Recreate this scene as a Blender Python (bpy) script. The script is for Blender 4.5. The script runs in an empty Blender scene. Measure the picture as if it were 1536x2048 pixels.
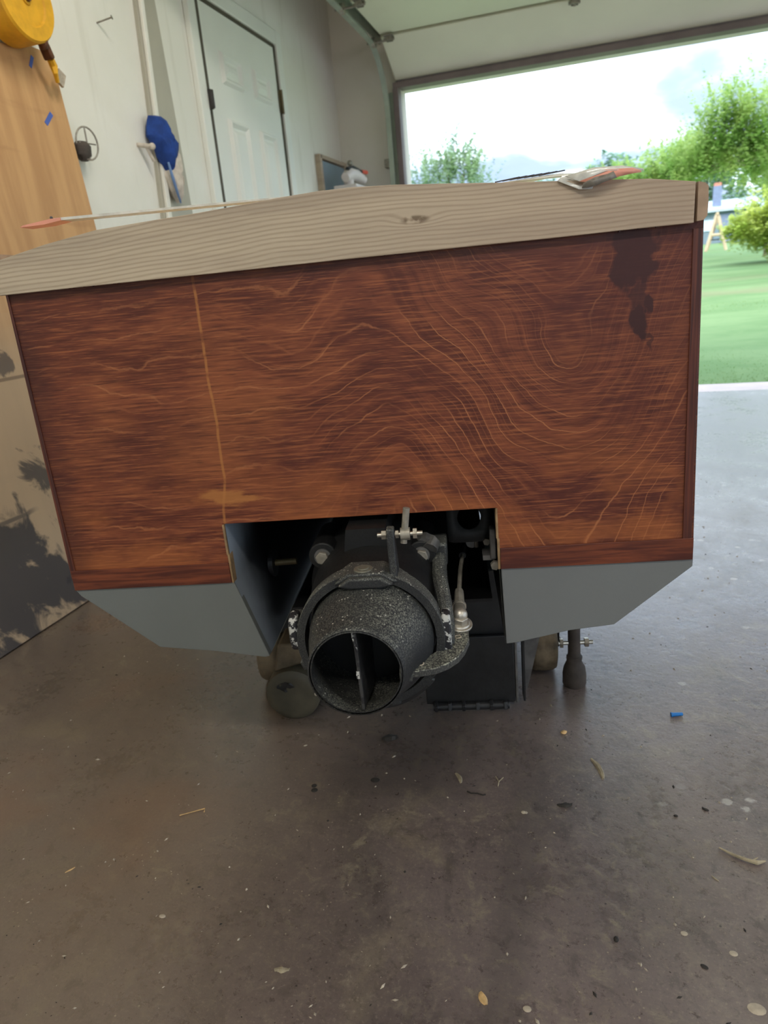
import bpy, math, random
from mathutils import Vector, Matrix, noise as mnoise
C = bpy.context.scene.collection
sc = bpy.context.scene
R = math.radians
random.seed(7)

# ------------------------------------------------------------------ camera
cam_d = bpy.data.cameras.new('camera'); cam = bpy.data.objects.new('camera', cam_d); C.objects.link(cam)
RW = Matrix(((0.95595765, 0.00575878, -0.29344815), (0.28020665, -0.31544395, 0.90663076), (-0.08734536, -0.94892674, -0.30316471)))
cr, cu, cb = RW @ Vector((1, 0, 0)), RW @ Vector((0, -1, 0)), RW @ Vector((0, 0, -1))
M = Matrix((cr, cu, cb)).transposed().to_4x4(); M.translation = Vector((0, 0, 0.84))
cam.matrix_world = M
cam_d.sensor_fit = 'HORIZONTAL'; cam_d.sensor_width = 36; cam_d.lens = 1430 / 1536 * 36
cam_d.clip_start = 0.02; cam_d.clip_end = 400
cam_d.dof.use_dof = True; cam_d.dof.focus_distance = 0.98; cam_d.dof.aperture_fstop = 10
sc.camera = cam

# ------------------------------------------------------------------ exposure
sc.view_settings.view_transform = 'Standard'; sc.view_settings.look = 'None'
sc.view_settings.gamma = 1; sc.view_settings.use_curve_mapping = False
sc.view_settings.exposure = 0.5

# ------------------------------------------------------------------ node helper
class V:
    def __init__(s, g, sock): s.g = g; s.s = sock
    def _m(s, op, o=None, c=None):
        n = s.g.t.nodes.new('ShaderNodeMath'); n.operation = op
        s.g.put(n.inputs[0], s)
        if o is not None: s.g.put(n.inputs[1], o)
        if c is not None: s.g.put(n.inputs[2], c)
        return V(s.g, n.outputs[0])
    def __add__(s, o): return s._m('ADD', o)
    def __radd__(s, o): return s._m('ADD', o)
    def __sub__(s, o): return s._m('SUBTRACT', o)
    def __rsub__(s, o): return (s * -1) + o
    def __mul__(s, o): return s._m('MULTIPLY', o)
    def __rmul__(s, o): return s._m('MULTIPLY', o)
    def __truediv__(s, o): return s._m('DIVIDE', o)
    def abs(s): return s._m('ABSOLUTE')
    def fract(s): return s._m('FRACT')
    def sqrt(s): return s._m('SQRT')
    def pow(s, o): return s._m('POWER', o)
    def min(s, o): return s._m('MINIMUM', o)
    def max(s, o): return s._m('MAXIMUM', o)
    def ss(s, a, b):            # smoothstep a..b -> 0..1 (a may exceed b)
        n = s.g.t.nodes.new('ShaderNodeMapRange'); n.interpolation_type = 'SMOOTHSTEP'
        s.g.put(n.inputs[0], s)
        if a < b: n.inputs[1].default_value = a; n.inputs[2].default_value = b
        else:
            n.inputs[1].default_value = b; n.inputs[2].default_value = a
            n.inputs[3].default_value = 1; n.inputs[4].default_value = 0
        return V(s.g, n.outputs[0])
class G:
    def __init__(s, name, world=False):
        if world:
            s.m = bpy.data.worlds.new(name); s.m.use_nodes = True; s.t = s.m.node_tree
        else:
            s.m = bpy.data.materials.new(name); s.m.use_nodes = True; s.t = s.m.node_tree
            s.b = s.t.nodes['Principled BSDF']
            tc = s.t.nodes.new('ShaderNodeTexCoord'); s.tc = tc
            s.p = tc.outputs['Object']
            s.x, s.y, s.z = s.sep(s.p)
    def put(s, i, v):
        if isinstance(v, V): s.t.links.new(v.s, i)
        elif isinstance(v, bpy.types.NodeSocket): s.t.links.new(v, i)
        elif isinstance(v, (tuple, list)): i.default_value = tuple(v) + (1,) * (len(i.default_value) - len(v))
        else: i.default_value = v
    def sep(s, p):
        n = s.t.nodes.new('ShaderNodeSeparateXYZ'); s.put(n.inputs[0], p); return [V(s, o) for o in n.outputs]
    def vec(s, x, y, z):
        n = s.t.nodes.new('ShaderNodeCombineXYZ')
        for i, v in enumerate((x, y, z)): s.put(n.inputs[i], v)
        return n.outputs[0]
    def noise(s, vec, scale=5, detail=4, rough=.55, dist=0):
        n = s.t.nodes.new('ShaderNodeTexNoise'); s.put(n.inputs['Vector'], vec)
        n.inputs['Scale'].default_value = scale; n.inputs['Detail'].default_value = detail
        n.inputs['Roughness'].default_value = rough; n.inputs['Distortion'].default_value = dist
        return V(s, n.outputs[0])
    def voro(s, vec, scale=5):
        n = s.t.nodes.new('ShaderNodeTexVoronoi'); s.put(n.inputs['Vector'], vec); n.inputs['Scale'].default_value = scale
        return V(s, n.outputs[0])
    def mix(s, f, a, b):
        n = s.t.nodes.new('ShaderNodeMix'); n.data_type = 'RGBA'; n.clamp_factor = True
        s.put(n.inputs[0], f); s.put(n.inputs[6], a); s.put(n.inputs[7], b); return n.outputs[2]
    def bump(s, h, st=.3, d=.01):
        n = s.t.nodes.new('ShaderNodeBump'); n.inputs['Strength'].default_value = st; n.inputs['Distance'].default_value = d
        s.put(n.inputs['Height'], h); s.t.links.new(n.outputs[0], s.b.inputs['Normal'])
    def out(s, col=None, rough=None, metal=None, spec=None):
        if col is not None: s.put(s.b.inputs['Base Color'], col)
        if rough is not None: s.put(s.b.inputs['Roughness'], rough)
        if metal is not None: s.put(s.b.inputs['Metallic'], metal)
        if spec is not None: s.put(s.b.inputs['Specular IOR Level'], spec)
        return s.m
def lin(r, g, b):
    f = lambda c: (c / 255) / 12.92 if c / 255 <= .04045 else ((c / 255 + .055) / 1.055) ** 2.4
    return (f(r), f(g), f(b))

# ------------------------------------------------------------------ world: bright broken overcast
w = G('sky_world', True); sc.world = w.m
t = w.t; bg = t.nodes['Background']
tcw = t.nodes.new('ShaderNodeTexCoord')
dx, dy, dz = w.sep(tcw.outputs['Generated'])
zz = dz.max(0.0) + .22
cl = w.noise(w.vec(dx / zz, dy / zz, zz * 0 + 3.7), 1.25, 5, .5, .3)
skyc = w.mix(cl.ss(.36, .54), (1.6, 1.85, 2.1), (.38, .49, .68))
skyc = w.mix(cl.ss(.56, .70), skyc, (.28, .38, .60))
up = dz.ss(0.0, 1.0) * 1.1 + 1.0
gr = t.nodes.new('ShaderNodeMix'); gr.data_type = 'RGBA'; gr.blend_type = 'MULTIPLY'; gr.inputs[0].default_value = 1
w.put(gr.inputs[6], skyc); w.put(gr.inputs[7], w.vec(up, up, up))
t.links.new(gr.outputs[2], bg.inputs[0]); bg.inputs[1].default_value = 1.3

# ------------------------------------------------------------------ lights
sun_d = bpy.data.lights.new('sun', 'SUN'); sun_d.energy = 2.4; sun_d.angle = R(35); sun_d.color = (1, .97, .9)
sun = bpy.data.objects.new('sun', sun_d); C.objects.link(sun); sun.rotation_euler = (R(48), R(-20), 0); sun.location = (0, 0, 8)
def area(name, loc, rot, sx, sy, e, col):
    d = bpy.data.lights.new(name, 'AREA'); d.shape = 'RECTANGLE'; d.size = sx; d.size_y = sy; d.energy = e; d.color = col
    o = bpy.data.objects.new(name, d); C.objects.link(o); o.location = loc; o.rotation_euler = rot; return o
# ------------------------------------------------------------------ mesh builder
class MB:
    def __init__(s): s.v = []; s.f = []
    def add(s, vs, fs):
        b = len(s.v); s.v += [Vector(v) for v in vs]; s.f += [[b + i for i in f] for f in fs]; return s
    def box(s, c, d, rot=None):
        c = Vector(c); m = rot if rot is not None else Matrix.Identity(3)
        vs = [c + m @ Vector((sx * d[0] / 2, sy * d[1] / 2, sz * d[2] / 2)) for sz in (-1, 1) for sy in (-1, 1) for sx in (-1, 1)]
        return s.add(vs, [(0, 2, 3, 1), (4, 5, 7, 6), (0, 1, 5, 4), (2, 6, 7, 3), (0, 4, 6, 2), (1, 3, 7, 5)])
    def cyl(s, a, b, r0, r1=None, n=20, cap=True, ph=0):
        a = Vector(a); b = Vector(b); r1 = r0 if r1 is None else r1
        d = (b - a).normalized(); u = d.orthogonal().normalized(); w_ = d.cross(u)
        vs = []
        for (p, r) in ((a, r0), (b, r1)):
            for i in range(n):
                t_ = 2 * math.pi * i / n + ph; vs.append(p + (u * math.cos(t_) + w_ * math.sin(t_)) * r)
        fs = [(i, (i + 1) % n, n + (i + 1) % n, n + i) for i in range(n)]
        if cap: fs += [tuple(range(n))[::-1], tuple(range(n, 2 * n))]
        return s.add(vs, fs)
    def rings(s, rings, closed=True, caps=(False, False)):
        n = len(rings[0]); vs = [p for r in rings for p in r]; fs = []
        for k in range(len(rings) - 1):
            for i in range(n if closed else n - 1):
                j = (i + 1) % n; fs.append((k * n + i, k * n + j, (k + 1) * n + j, (k + 1) * n + i))
        if caps[0]: fs.append(tuple(range(n))[::-1])
        if caps[1]: fs.append(tuple(range((len(rings) - 1) * n, len(rings) * n)))
        return s.add(vs, fs)
    def tube(s, pts, r, n=10, caps=(True, True)):
        pts = [Vector(p) for p in pts]; rs = r if isinstance(r, (list, tuple)) else [r] * len(pts)
        up_ = None; rg = []
        for i, p in enumerate(pts):
            d = (pts[min(i + 1, len(pts) - 1)] - pts[max(i - 1, 0)]).normalized()
            if up_ is None: up_ = d.orthogonal().normalized()
            up_ = (up_ - d * up_.dot(d)).normalized(); w_ = d.cross(up_)
            rg.append([p + (up_ * math.cos(2 * math.pi * k / n) + w_ * math.sin(2 * math.pi * k / n)) * rs[i] for k in range(n)])
        return s.rings(rg, True, caps)
    def lathe_y(s, prof, cx, cz, n=48, caps=(False, False)):
        """prof: (y, r[, dx, dz])"""
        rg = []
        for p in prof:
            y, r = p[:2]; ox = p[2] if len(p) > 2 else 0; oz = p[3] if len(p) > 3 else 0
            rg.append([Vector((cx + ox + r * math.cos(2 * math.pi * k / n), y, cz + oz + r * math.sin(2 * math.pi * k / n))) for k in range(n)])
        return s.rings(rg, True, caps)
    def prism(s, poly, fn, d0, d1):
        """poly of 2d points; fn(u,v,d)->3d"""
        n = len(poly); vs = [fn(u, v, d0) for u, v in poly] + [fn(u, v, d1) for u, v in poly]
        fs = [tuple(range(n))[::-1], tuple(range(n, 2 * n))] + [(i, (i + 1) % n, n + (i + 1) % n, n + i) for i in range(n)]
        return s.add(vs, fs)
    def sphere(s, c, r, n=12, m=8, sc_=(1, 1, 1)):
        c = Vector(c); rg = []
        for j in range(1, m):
            a = math.pi * j / m
            rg.append([c + Vector((math.sin(a) * math.cos(2 * math.pi * i / n) * r * sc_[0], math.sin(a) * math.sin(2 * math.pi * i / n) * r * sc_[1], math.cos(a) * r * sc_[2])) for i in range(n)])
        return s.rings(rg, True, (True, True))
    def wobble(s, amp, sc_=20, seed=0):
        for v in s.v:
            q = v * sc_ + Vector((seed * 7.1, seed * 3.3, 0))
            v += Vector((mnoise.noise(q), mnoise.noise(q + Vector((9, 0, 0))), mnoise.noise(q + Vector((0, 9, 0))))) * amp
        return s
ORG = {}
def obj(name, mb, mat, parent=None, bevel=0, smooth=35, label=None, kind=None, solid=0, seg=2):
    me = bpy.data.meshes.new(name)
    off = ORG.get(parent.name, Vector((0, 0, 0))) if parent is not None else Vector((0, 0, 0))
    me.from_pydata([tuple(v - off) for v in mb.v], [], mb.f); me.validate()
    o = bpy.data.objects.new(name, me); C.objects.link(o)
    if mat: me.materials.append(mat)
    import bmesh as bm_
    b = bm_.new(); b.from_mesh(me); bm_.ops.recalc_face_normals(b, faces=b.faces); b.to_mesh(me); b.free()
    if smooth: me.shade_smooth(); me.set_sharp_from_angle(angle=R(smooth))
    if solid:
        md = o.modifiers.new('s', 'SOLIDIFY'); md.thickness = solid
    if bevel:
        md = o.modifiers.new('b', 'BEVEL'); md.width = bevel; md.segments = seg; md.limit_method = 'ANGLE'; md.angle_limit = R(35)
    if parent is not None:
        o.parent = parent
        if parent.name in ORG: ORG[o.name] = ORG[parent.name]
    if label: o['label'] = label
    if kind: o['kind'] = kind
    return o
PSI = R(11.85); BO = Vector((-0.32739789, 0.92242703, 0)); BR = Matrix.Rotation(PSI, 3, 'Z')
def b2w(x, y, z): return BO + BR @ Vector((x, y, z))
def root(name, org=(0, 0, 0), boat=False, label=None, cat=None, group=None, kind=None):
    """Empty at a thing's base; its parts are written in boat (boat=True) or world coordinates"""
    o = bpy.data.objects.new(name, None); C.objects.link(o); o.empty_display_size = .1
    org = Vector(org); ORG[o.name] = org
    if boat: o.location = b2w(*org); o.rotation_euler = (0, 0, PSI)
    else: o.location = org
    tag(o, label, cat, group, kind); return o
def tag(o, label=None, cat=None, group=None, kind=None):
    for k, v in (('label', label), ('category', cat), ('group', group), ('kind', kind)):
        if v: o[k] = v
    return o

# ------------------------------------------------------------------ materials
def plain(name, col, rough=.6, metal=0, var=.12, sc_=8, bump=0, bs=60, spec=.5):
    g = G(name); n = g.noise(g.p, sc_, 4)
    c = g.mix(n.ss(.3, .7), tuple(max(0, c * (1 - var)) for c in col), tuple(min(1, c * (1 + var)) for c in col))
    if bump: g.bump(g.noise(g.p, bs, 3), bump, .003)
    return g.out(c, rough, metal, spec)

def m_transom():
    g = G('stained_birch_plywood')
    x, z = g.x, g.z + 0.30
    # warp field that turns the horizontal grain into the swirling figure on the right half
    wv = g.noise(g.vec(x, z * 1.0, 4.2), 3.1, 2, .5)
    wf = g.noise(g.vec(x * .9, z * 1.3, 1.7), 5.5, 3, .5)
    wr = x.ss(-.08, .10) * x.ss(.46, .26)                   # where the swirl is strongest
    field = z * 1.0 + (wv - .5) * (.10 + wr * .42) + (wf - .5) * .09 + wr * (x * 1.5 - .15)
    fr = (field * 24 + g.noise(g.vec(x, z, 9), 40, 3) * .32).fract()
    line = (fr - .5).abs().ss(.055, .0) * g.noise(g.vec(x, z, 2.2), 9, 3).ss(.40, .62)
    fr2 = (field * 47 + .3 + g.noise(g.vec(x, z, 5), 40, 3) * .3).fract()
    line2 = (fr2 - .5).abs().ss(.10, .0) * g.noise(g.vec(x, z, 7.2), 7, 3).ss(.42, .60) * .55
    band = g.noise(g.vec(x * .8, field * 9, 3), 3.0, 3, .6)
    fine = g.noise(g.vec(x * 16, z * 330, 0), 1.0, 3, .65)
    fine2 = g.noise(g.vec(x * 30, z * 520, 3), 1.0, 2, .6)
    blot = g.noise(g.vec(x, z * 1.6, 11), 6.5, 4, .6)
    base = g.mix(band.ss(.33, .68), lin(90, 40, 27), lin(126, 66, 42))
    base = g.mix(blot.ss(.42, .68) * .62, base, lin(80, 34, 27))
    base = g.mix(g.noise(g.vec(x, z, 21), 4.5, 3).ss(.48, .72) * .55, base, lin(158, 92, 52))
    base = g.mix(fine.ss(.50, .66) * .55, base, lin(168, 100, 60))
    base = g.mix(fine.ss(.48, .34) * .6, base, lin(62, 24, 16))
    base = g.mix(fine2.ss(.58, .76) * .35, base, lin(190, 120, 72))
    base = g.mix(line * (wr * .35 + .45), base, lin(184, 118, 76))
    base = g.mix(line2 * .6, base, lin(166, 100, 62))
    # pale lower area round the notch, where the stain was wiped
    low = z.ss(.66, .53) * g.noise(g.vec(x, z * 2, 31), 7, 4).ss(.42, .62)
    base = g.mix(low * .38, base, lin(186, 110, 58))
    # dried glue line running up from the notch corner
    gx = (x + .197 + (g.noise(g.vec(0, z, 2), 7, 3) - .5) * .022 + z.ss(.62, .50) * .012).abs()
    gl = gx.ss(.0028, .0008) * g.noise(g.vec(x, z, 4), 60, 3).ss(.25, .55)
    base = g.mix(gl * .7, base, lin(178, 116, 62))
    gb = ((x + .198 + (z - .565) * .8).pow(2) * .5 + (z - .565).pow(2) * 5).sqrt() + (g.noise(g.vec(x * .5, z * 2, 14), 60, 4) - .5) * .07
    base = g.mix(gb.ss(.034, .016) * .75, base, lin(176, 114, 60))
    # two spilled dark stain spots under the right end of the beam
    def spot(cx, cz, rx, rz, th, k):
        c_, s_ = math.cos(th), math.sin(th)
        qx = x + (g.noise(g.vec(x, z, 61), 26, 3) - .5) * .050; qz = z + (g.noise(g.vec(x * 2, z, 67), 22, 3) - .5) * .060
        u = (qx - cx) * c_ + (qz - cz) * s_; v_ = (qx - cx) * -s_ + (qz - cz) * c_
        d = ((u / rx).pow(2) + (v_ / rz).pow(2)).sqrt() + (g.noise(g.vec(x * 1.0, z * 1.0, k), 38, 4) - .5) * 1.1
        return d.ss(1.08, .74)
    sp = spot(.367, .838, .026, .036, .1, 1).max(spot(.371, .862, .034, .018, 0, 4)).max(spot(.379, .792, .014, .022, .1, 5) * .8).max(spot(.378, .762, .012, .026, .1, 2)).max(spot(.391, .785, .010, .012, .5, 3)).max(spot(.386, .745, .004, .018, .35, 6) * .7)
    base = g.mix(sp * .95, base, lin(48, 24, 24))
    # stain build-up along the rims
    ed = (x.abs()).ss(.425, .462).max(z.ss(.845, .872)).max(g.noise(g.vec(x, z, 44), 6, 3).ss(.35, .6) * x.ss(-.40, -.455))
    base = g.mix(ed * .55, base, lin(52, 22, 20))
    pur = x.ss(.05, .42) * z.ss(.62, .86)
    base = g.mix(pur * .42, base, lin(78, 34, 34))
    g.bump(fine * .5 + line * .4, .18, .0012)
    return g.out(base, g.noise(g.p, 14, 3) * .2 + .42, 0, .42)
def m_pine(name='raw_pine'):
    g = G(name); x, z = g.x, g.z + .3
    w_ = g.noise(g.vec(x * 1.2, z * 2, 0), 3, 2)
    f = z * 1.0 - x * .030 + x * x * .05 + (w_ - .5) * .022
    kd = ((x - .101).pow(2) * .35 + (z - .912).pow(2) * 4).sqrt()
    f = f + kd.ss(.03, 0) * .010
    fr = (f * 180 + g.noise(g.vec(x * 3, z * 30, 5), 2, 2) * .9).fract()
    ln = (fr - .45).abs().ss(.34, .04)
    c = g.mix(g.noise(g.vec(x * 2, z * 16, 3), 1.5, 3).ss(.3, .7), lin(176, 160, 140), lin(198, 182, 158))
    c = g.mix(ln * .42, c, lin(146, 126, 104))
    c = g.mix(g.noise(g.vec(x * 30, z * 500, 1), 1, 2).ss(.55, .8) * .25, c, lin(216, 202, 176))
    c = g.mix(x.ss(-.1, .35) * .28, c, lin(168, 140, 124))
    c = g.mix(kd.ss(.013, .006) * g.noise(g.vec(x, z, 8), 60).ss(.35, .5) * .8, c, lin(98, 80, 62))
    g.bump(ln, .2, .0008)
    return g.out(c, .68, 0, .3)
def m_concrete():
    g = G('garage_concrete'); x, y = g.x, g.y
    big = g.noise(g.vec(x, y, 0), 1.1, 5, .55, .4); mid = g.noise(g.vec(x, y, 2), 5, 6, .65, .5); fine = g.noise(g.vec(x, y, 4), 60, 5, .7)
    str_ = g.noise(g.vec(x * 3.5 + y * 1.2, y * .9 - x * .5, 7), 2.6, 5, .6)
    c = g.mix(big.ss(.33, .66), lin(98, 86, 84), lin(124, 111, 108))
    c = g.mix(str_.ss(.5, .72) * .5, c, lin(82, 74, 72))
    c = g.mix(mid.ss(.54, .74) * .55, c, lin(138, 126, 104))
    c = g.mix(mid.ss(.45, .28) * .5, c, lin(62, 56, 52))
    c = g.mix(fine.ss(.50, .72) * .45, c, lin(140, 130, 114))
    c = g.mix(fine.ss(.44, .28) * .45, c, lin(52, 47, 44))
    m2 = g.noise(g.vec(x + y * .25, y, 41), 24, 5, .75, .6); m3 = g.noise(g.vec(x, y, 43), 210, 3, .7); sw_ = g.noise(g.vec(x * 2.2 - y * .8, y * 1.1 + x * .6, 47), 2.0, 3)
    c = g.mix(m2.ss(.52, .68) * (sw_.ss(.38, .62) * .45 + .12), c, lin(150, 140, 118))
    c = g.mix(m2.ss(.46, .34) * .40, c, lin(58, 52, 50))
    c = g.mix(m3.ss(.56, .68) * .38, c, lin(158, 148, 130)); c = g.mix(m3.ss(.42, .32) * .38, c, lin(44, 40, 38))
    # slab lightened towards the door: sky reflection put into the colour
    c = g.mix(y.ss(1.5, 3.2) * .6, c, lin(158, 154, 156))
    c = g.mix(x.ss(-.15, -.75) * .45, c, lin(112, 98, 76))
    # rusty tint near the left sheet, darker patch under the boat stern
    c = g.mix(g.noise(g.vec(x, y, 12), 3, 4).ss(.52, .7) * x.ss(-.5, -.8) * .4, c, lin(128, 96, 74))
    stern_patch = ((x + .38).pow(2) * 1.4 + (y - 1.06).pow(2) * 1.0).sqrt() + (g.noise(g.vec(x, y, 19), 7, 4) - .5) * .25
    c = g.mix(stern_patch.ss(.22, .06) * .35, c, lin(50, 45, 44))
    rut = (x + .115 + (g.noise(g.vec(0, y, 2), 3, 2) - .5) * .04).abs().ss(.045, .01) * y.ss(1.25, .95)
    c = g.mix(rut * .35, c, lin(74, 68, 66))
    # splashes of white paint further in
    v = g.voro(g.vec(x + (fine - .5) * .03, y, 0), 22); pn = g.noise(g.vec(x, y, 33), 3.4, 3).ss(.52, .62)
    c = g.mix(v.ss(.22, .14) * pn * x.ss(-.1, .35) * .7, c, lin(196, 192, 186))
    v2 = g.voro(g.vec(x, y, 5), 85)
    c = g.mix(v2.ss(.13, .08) * g.noise(g.vec(x, y, 37), 9, 2).ss(.54, .62) * .8, c, lin(168, 156, 132))
    c = g.mix(g.voro(g.vec(x, y, 8), 60).ss(.12, .07) * g.noise(g.vec(x, y, 57), 9, 2).ss(.56, .62) * .8, c, lin(34, 30, 28))
    g.bump(mid * .6 + fine * .35 + str_ * .3 + m2 * .3, .32, .004)
    return g.out(c, (mid * .34 + .14 + (fine - .5) * .24), 0, 1.0)
def m_wall():
    g = G('painted_wall'); y, z = g.y, g.z
    n = g.noise(g.vec(g.x, y, z), 2.2, 5, .6); st = g.noise(g.vec(g.x, y * 9, z * .8), 2, 4)
    c = g.mix(n.ss(.35, .7), lin(234, 232, 220), lin(243, 241, 232))
    c = g.mix(st.ss(.55, .75) * .20, c, lin(186, 180, 160))
    c = g.mix(y.ss(3.9, 4.7) * .35, c, lin(190, 170, 150))  # backlit shade towards the front corner painted into the wall colour
    g.bump(g.noise(g.p, 45, 3), .08, .003)
    return g.out(c, .62, 0, .35)
def m_ply():
    g = G('leaning_plywood'); y, z = g.y, g.z
    n = g.noise(g.vec(0, y * 1.2, z * 6), 2.2, 4, .55, .6); n2 = g.noise(g.vec(1, y * 6, z * .7), 3, 4)
    c = g.mix(n2.ss(.35, .68), lin(206, 162, 112), lin(186, 142, 96))
    c = g.mix(n.ss(.55, .75) * .35, c, lin(160, 118, 80))
    pale = (z + (n - .5) * .15).ss(.95, .66)
    c = g.mix(pale * .75, c, lin(200, 182, 156))
    kn = g.noise(g.vec(4, y * 2.2, z * .9), 7, 3).ss(.70, .76)
    c = g.mix(kn * .6, c, lin(112, 78, 58))
    # dark blue-grey paint smeared over the foot of the sheet
    sm = g.noise(g.vec(2, y * 1.3 + z * .6, z * 1.0), 7.5, 6, .62, .6)
    dd = ((y - 1.38).pow(2) * .9 + (z - .16).pow(2) * 1.9).sqrt()
    s = (sm - dd * 1.05).ss(.20, .33)
    s = s.max((sm - ((y - 1.62).pow(2) + (z - .40).pow(2) * .8).sqrt() * 2.2).ss(.36, .44) * .9)
    s = s.max((z - .325 + (sm - .5) * .02).abs().ss(.010, .003) * y.ss(1.56, 1.50) * .8)
    s = s.max((sm - ((y - 1.6).pow(2) + (z - .72).pow(2) * 3).sqrt() * 3).ss(.40, .45) * .8)
    c = g.mix(s * .88, c, lin(54, 58, 68))
    c = g.mix((z - .684).abs().ss(.006, .003) * .6, c, lin(92, 78, 70))
    g.bump(n2, .1, .003)
    return g.out(c, .6, 0, .35)
def m_dusty(name, base, dust, amt=.5, sc_=260, rough=.55):
    g = G(name); n = g.noise(g.p, sc_, 4, .7); m = g.noise(g.p, 14, 4)
    top = V(g, g.sep(g.t.nodes.new('ShaderNodeNewGeometry').outputs['Normal'])[2].s)
    f = n.ss(.44, .64) * (m.ss(.36, .62) * .6 + .4) * (top.ss(-.1, .7) * .85 + .15)
    c = g.mix(f * amt, base, dust)
    c = g.mix(g.voro(g.p, 170).ss(.24, .12) * g.noise(g.p, 34, 2).ss(.46, .58) * (top.ss(0, .6)) * amt, c, lin(205, 202, 190))
    g.bump(n, .35, .0008)
    return g.out(c, rough, 0, .4)
def m_worn(name, base, pale):
    g = G(name); n = g.noise(g.p, 110, 3, .6)
    c = g.mix(n.ss(.50, .56), base, pale); return g.out(c, .5, 0, .4)
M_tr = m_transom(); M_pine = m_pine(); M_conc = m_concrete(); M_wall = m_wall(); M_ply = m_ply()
M_grey = plain('grey_hull_paint', lin(112, 116, 114), .42, 0, .05, 5, .08, 120)
M_greyblue = plain('grey_tunnel_paint', lin(118, 126, 134), .40, 0, .06, 6, .15, 70)
M_trdark = plain('dark_stained_edge', lin(64, 30, 22), .5, 0, .3, 20)
M_side = plain('stained_side', lin(104, 52, 34), .45, 0, .2, 10)
M_deck = plain('deck_plywood', lin(196, 170, 130), .6, 0, .1, 6)
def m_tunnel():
    g = G('tunnel_paint_shade_fade'); n = g.noise(g.p, 9, 4)
    f = (g.y + (n - .5) * .10 + (g.z - .1) * -.25).ss(-.02, .15)  # bluish edge light and shade deepening inward, painted as a fade to black
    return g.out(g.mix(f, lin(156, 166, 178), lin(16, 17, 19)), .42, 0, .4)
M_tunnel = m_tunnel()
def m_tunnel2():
    g = G('tunnel_edge_shade_fade'); n = g.noise(g.p, 40, 3)
    return g.out(g.mix((g.y + (n - .5) * .02).ss(.02, .05), lin(104, 110, 108), lin(16, 17, 18)), .45, 0, .4)  # shade beyond the notch edge painted black into the wall colour
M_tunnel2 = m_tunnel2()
M_raw = plain('raw_plywood_edge', lin(150, 122, 88), .7, 0, .3, 60)
M_blackdust = m_dusty('dusty_black_casting', lin(34, 35, 38), lin(156, 156, 142), .66, 480)
M_blackdust2 = m_dusty('dusty_black_ring', lin(36, 37, 40), lin(166, 168, 156), .85, 800)
M_arm = m_dusty('speckled_steering_arm', lin(56, 56, 56), lin(186, 188, 170), .95, 420)
M_black = plain('black_plastic', lin(24, 24, 26), .45, 0, .2, 20, .15, 200)
M_blk2 = plain('black_pump_housing', lin(13, 13, 14), .6, 0, .3, 12, .2, 150)
M_worn = m_worn('worn_black_pad', lin(40, 40, 44), lin(190, 190, 186))
M_fin = m_worn('chipped_fin', lin(38, 38, 40), lin(60, 60, 60))
M_steel = plain('dull_steel', lin(178, 172, 160), .36, .9, .15, 60, .1, 200)
M_zinc = plain('weathered_aluminium', lin(196, 190, 178), .42, .75, .18, 90, .2, 200)
M_boltdull = plain('dull_bolt', lin(150, 144, 132), .5, .4, .2, 90)
M_rust = plain('rusty_steel', lin(92, 80, 62), .7, .1, .35, 22, .3, 90)
M_roller = plain('dirty_roller', lin(76, 71, 57), .6, .1, .28, 14, .2, 90)
M_tyre = plain('muddy_tyre', lin(112, 98, 78), .8, 0, .4, 26, .5, 80)
M_cartgrey = plain('scuffed_grey_steel', lin(108, 106, 104), .5, .5, .3, 30, .2, 100)
M_cart = plain('black_cart_paint', lin(30, 30, 31), .5, .1, .4, 18, .2, 80)
M_rubber = plain('brown_grey_rubber', lin(70, 62, 56), .75, 0, .35, 24, .4, 80)
M_cream = plain('cream_door_panel', lin(232, 230, 206), .5, 0, .04, 2, .05, 50)
M_doorw = plain('white_door_paint', lin(236, 237, 228), .5, 0, .03, 2)
M_ceil = plain('ceiling_paint', lin(196, 196, 180), .8, 0, .05, 2)
M_jamb = plain('brown_jamb', lin(120, 106, 104), .6, 0, .12, 6)
M_seal = plain('grey_brown_seal', lin(110, 100, 104), .6, 0, .1, 8)
M_track = plain('galvanised_track', lin(172, 182, 168), .4, .4, .08, 12)
M_bronze = plain('bronze_hinge', lin(104, 92, 66), .45, .5, .2, 30)
M_darkgap = plain('dark_gap_strip', lin(84, 78, 66), .8, 0, .15, 10)
M_yellow = plain('yellow_strap', lin(222, 166, 34), .55, 0, .12, 25, .1, 90)
M_brown = plain('brown_hook', lin(92, 56, 34), .6, .2, .3, 30)
M_blue = plain('blue_cloth', lin(30, 66, 140), .85, 0, .22, 30, .3, 120)
M_cloth = plain('cream_cloth', lin(206, 196, 182), .85, 0, .14, 30, .3, 120)
M_tape = plain('blue_tape', lin(78, 104, 184), .6, 0, .06, 20)
M_bluegrey = plain('blue_grey_panel', lin(128, 146, 156), .5, 0, .06, 8)
M_white = plain('white_plastic', lin(222, 212, 208), .5, 0, .05, 10)
M_coral = plain('coral_card', lin(232, 160, 138), .45, 0, .08, 20)
M_film = plain('clear_film', lin(214, 214, 208), .18, 0, .14, 60, .4, 60)
M_ink = plain('dark_print', lin(66, 66, 72), .5, 0, .2, 60)
M_greycard = plain('grey_card', lin(128, 122, 112), .35, 0, .3, 60, .4, 60)
M_red = plain('red_tab', lin(214, 92, 70), .5)
M_leafdry = plain('dry_leaf', lin(158, 146, 122), .8, 0, .25, 60)
M_chip = plain('wood_chip', lin(206, 170, 118), .75, 0, .25, 90)
M_debdark = plain('dark_debris', lin(46, 42, 38), .8, 0, .3, 60)
M_pebble = plain('pale_pebble', lin(176, 164, 146), .8, 0, .2, 60)
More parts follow.
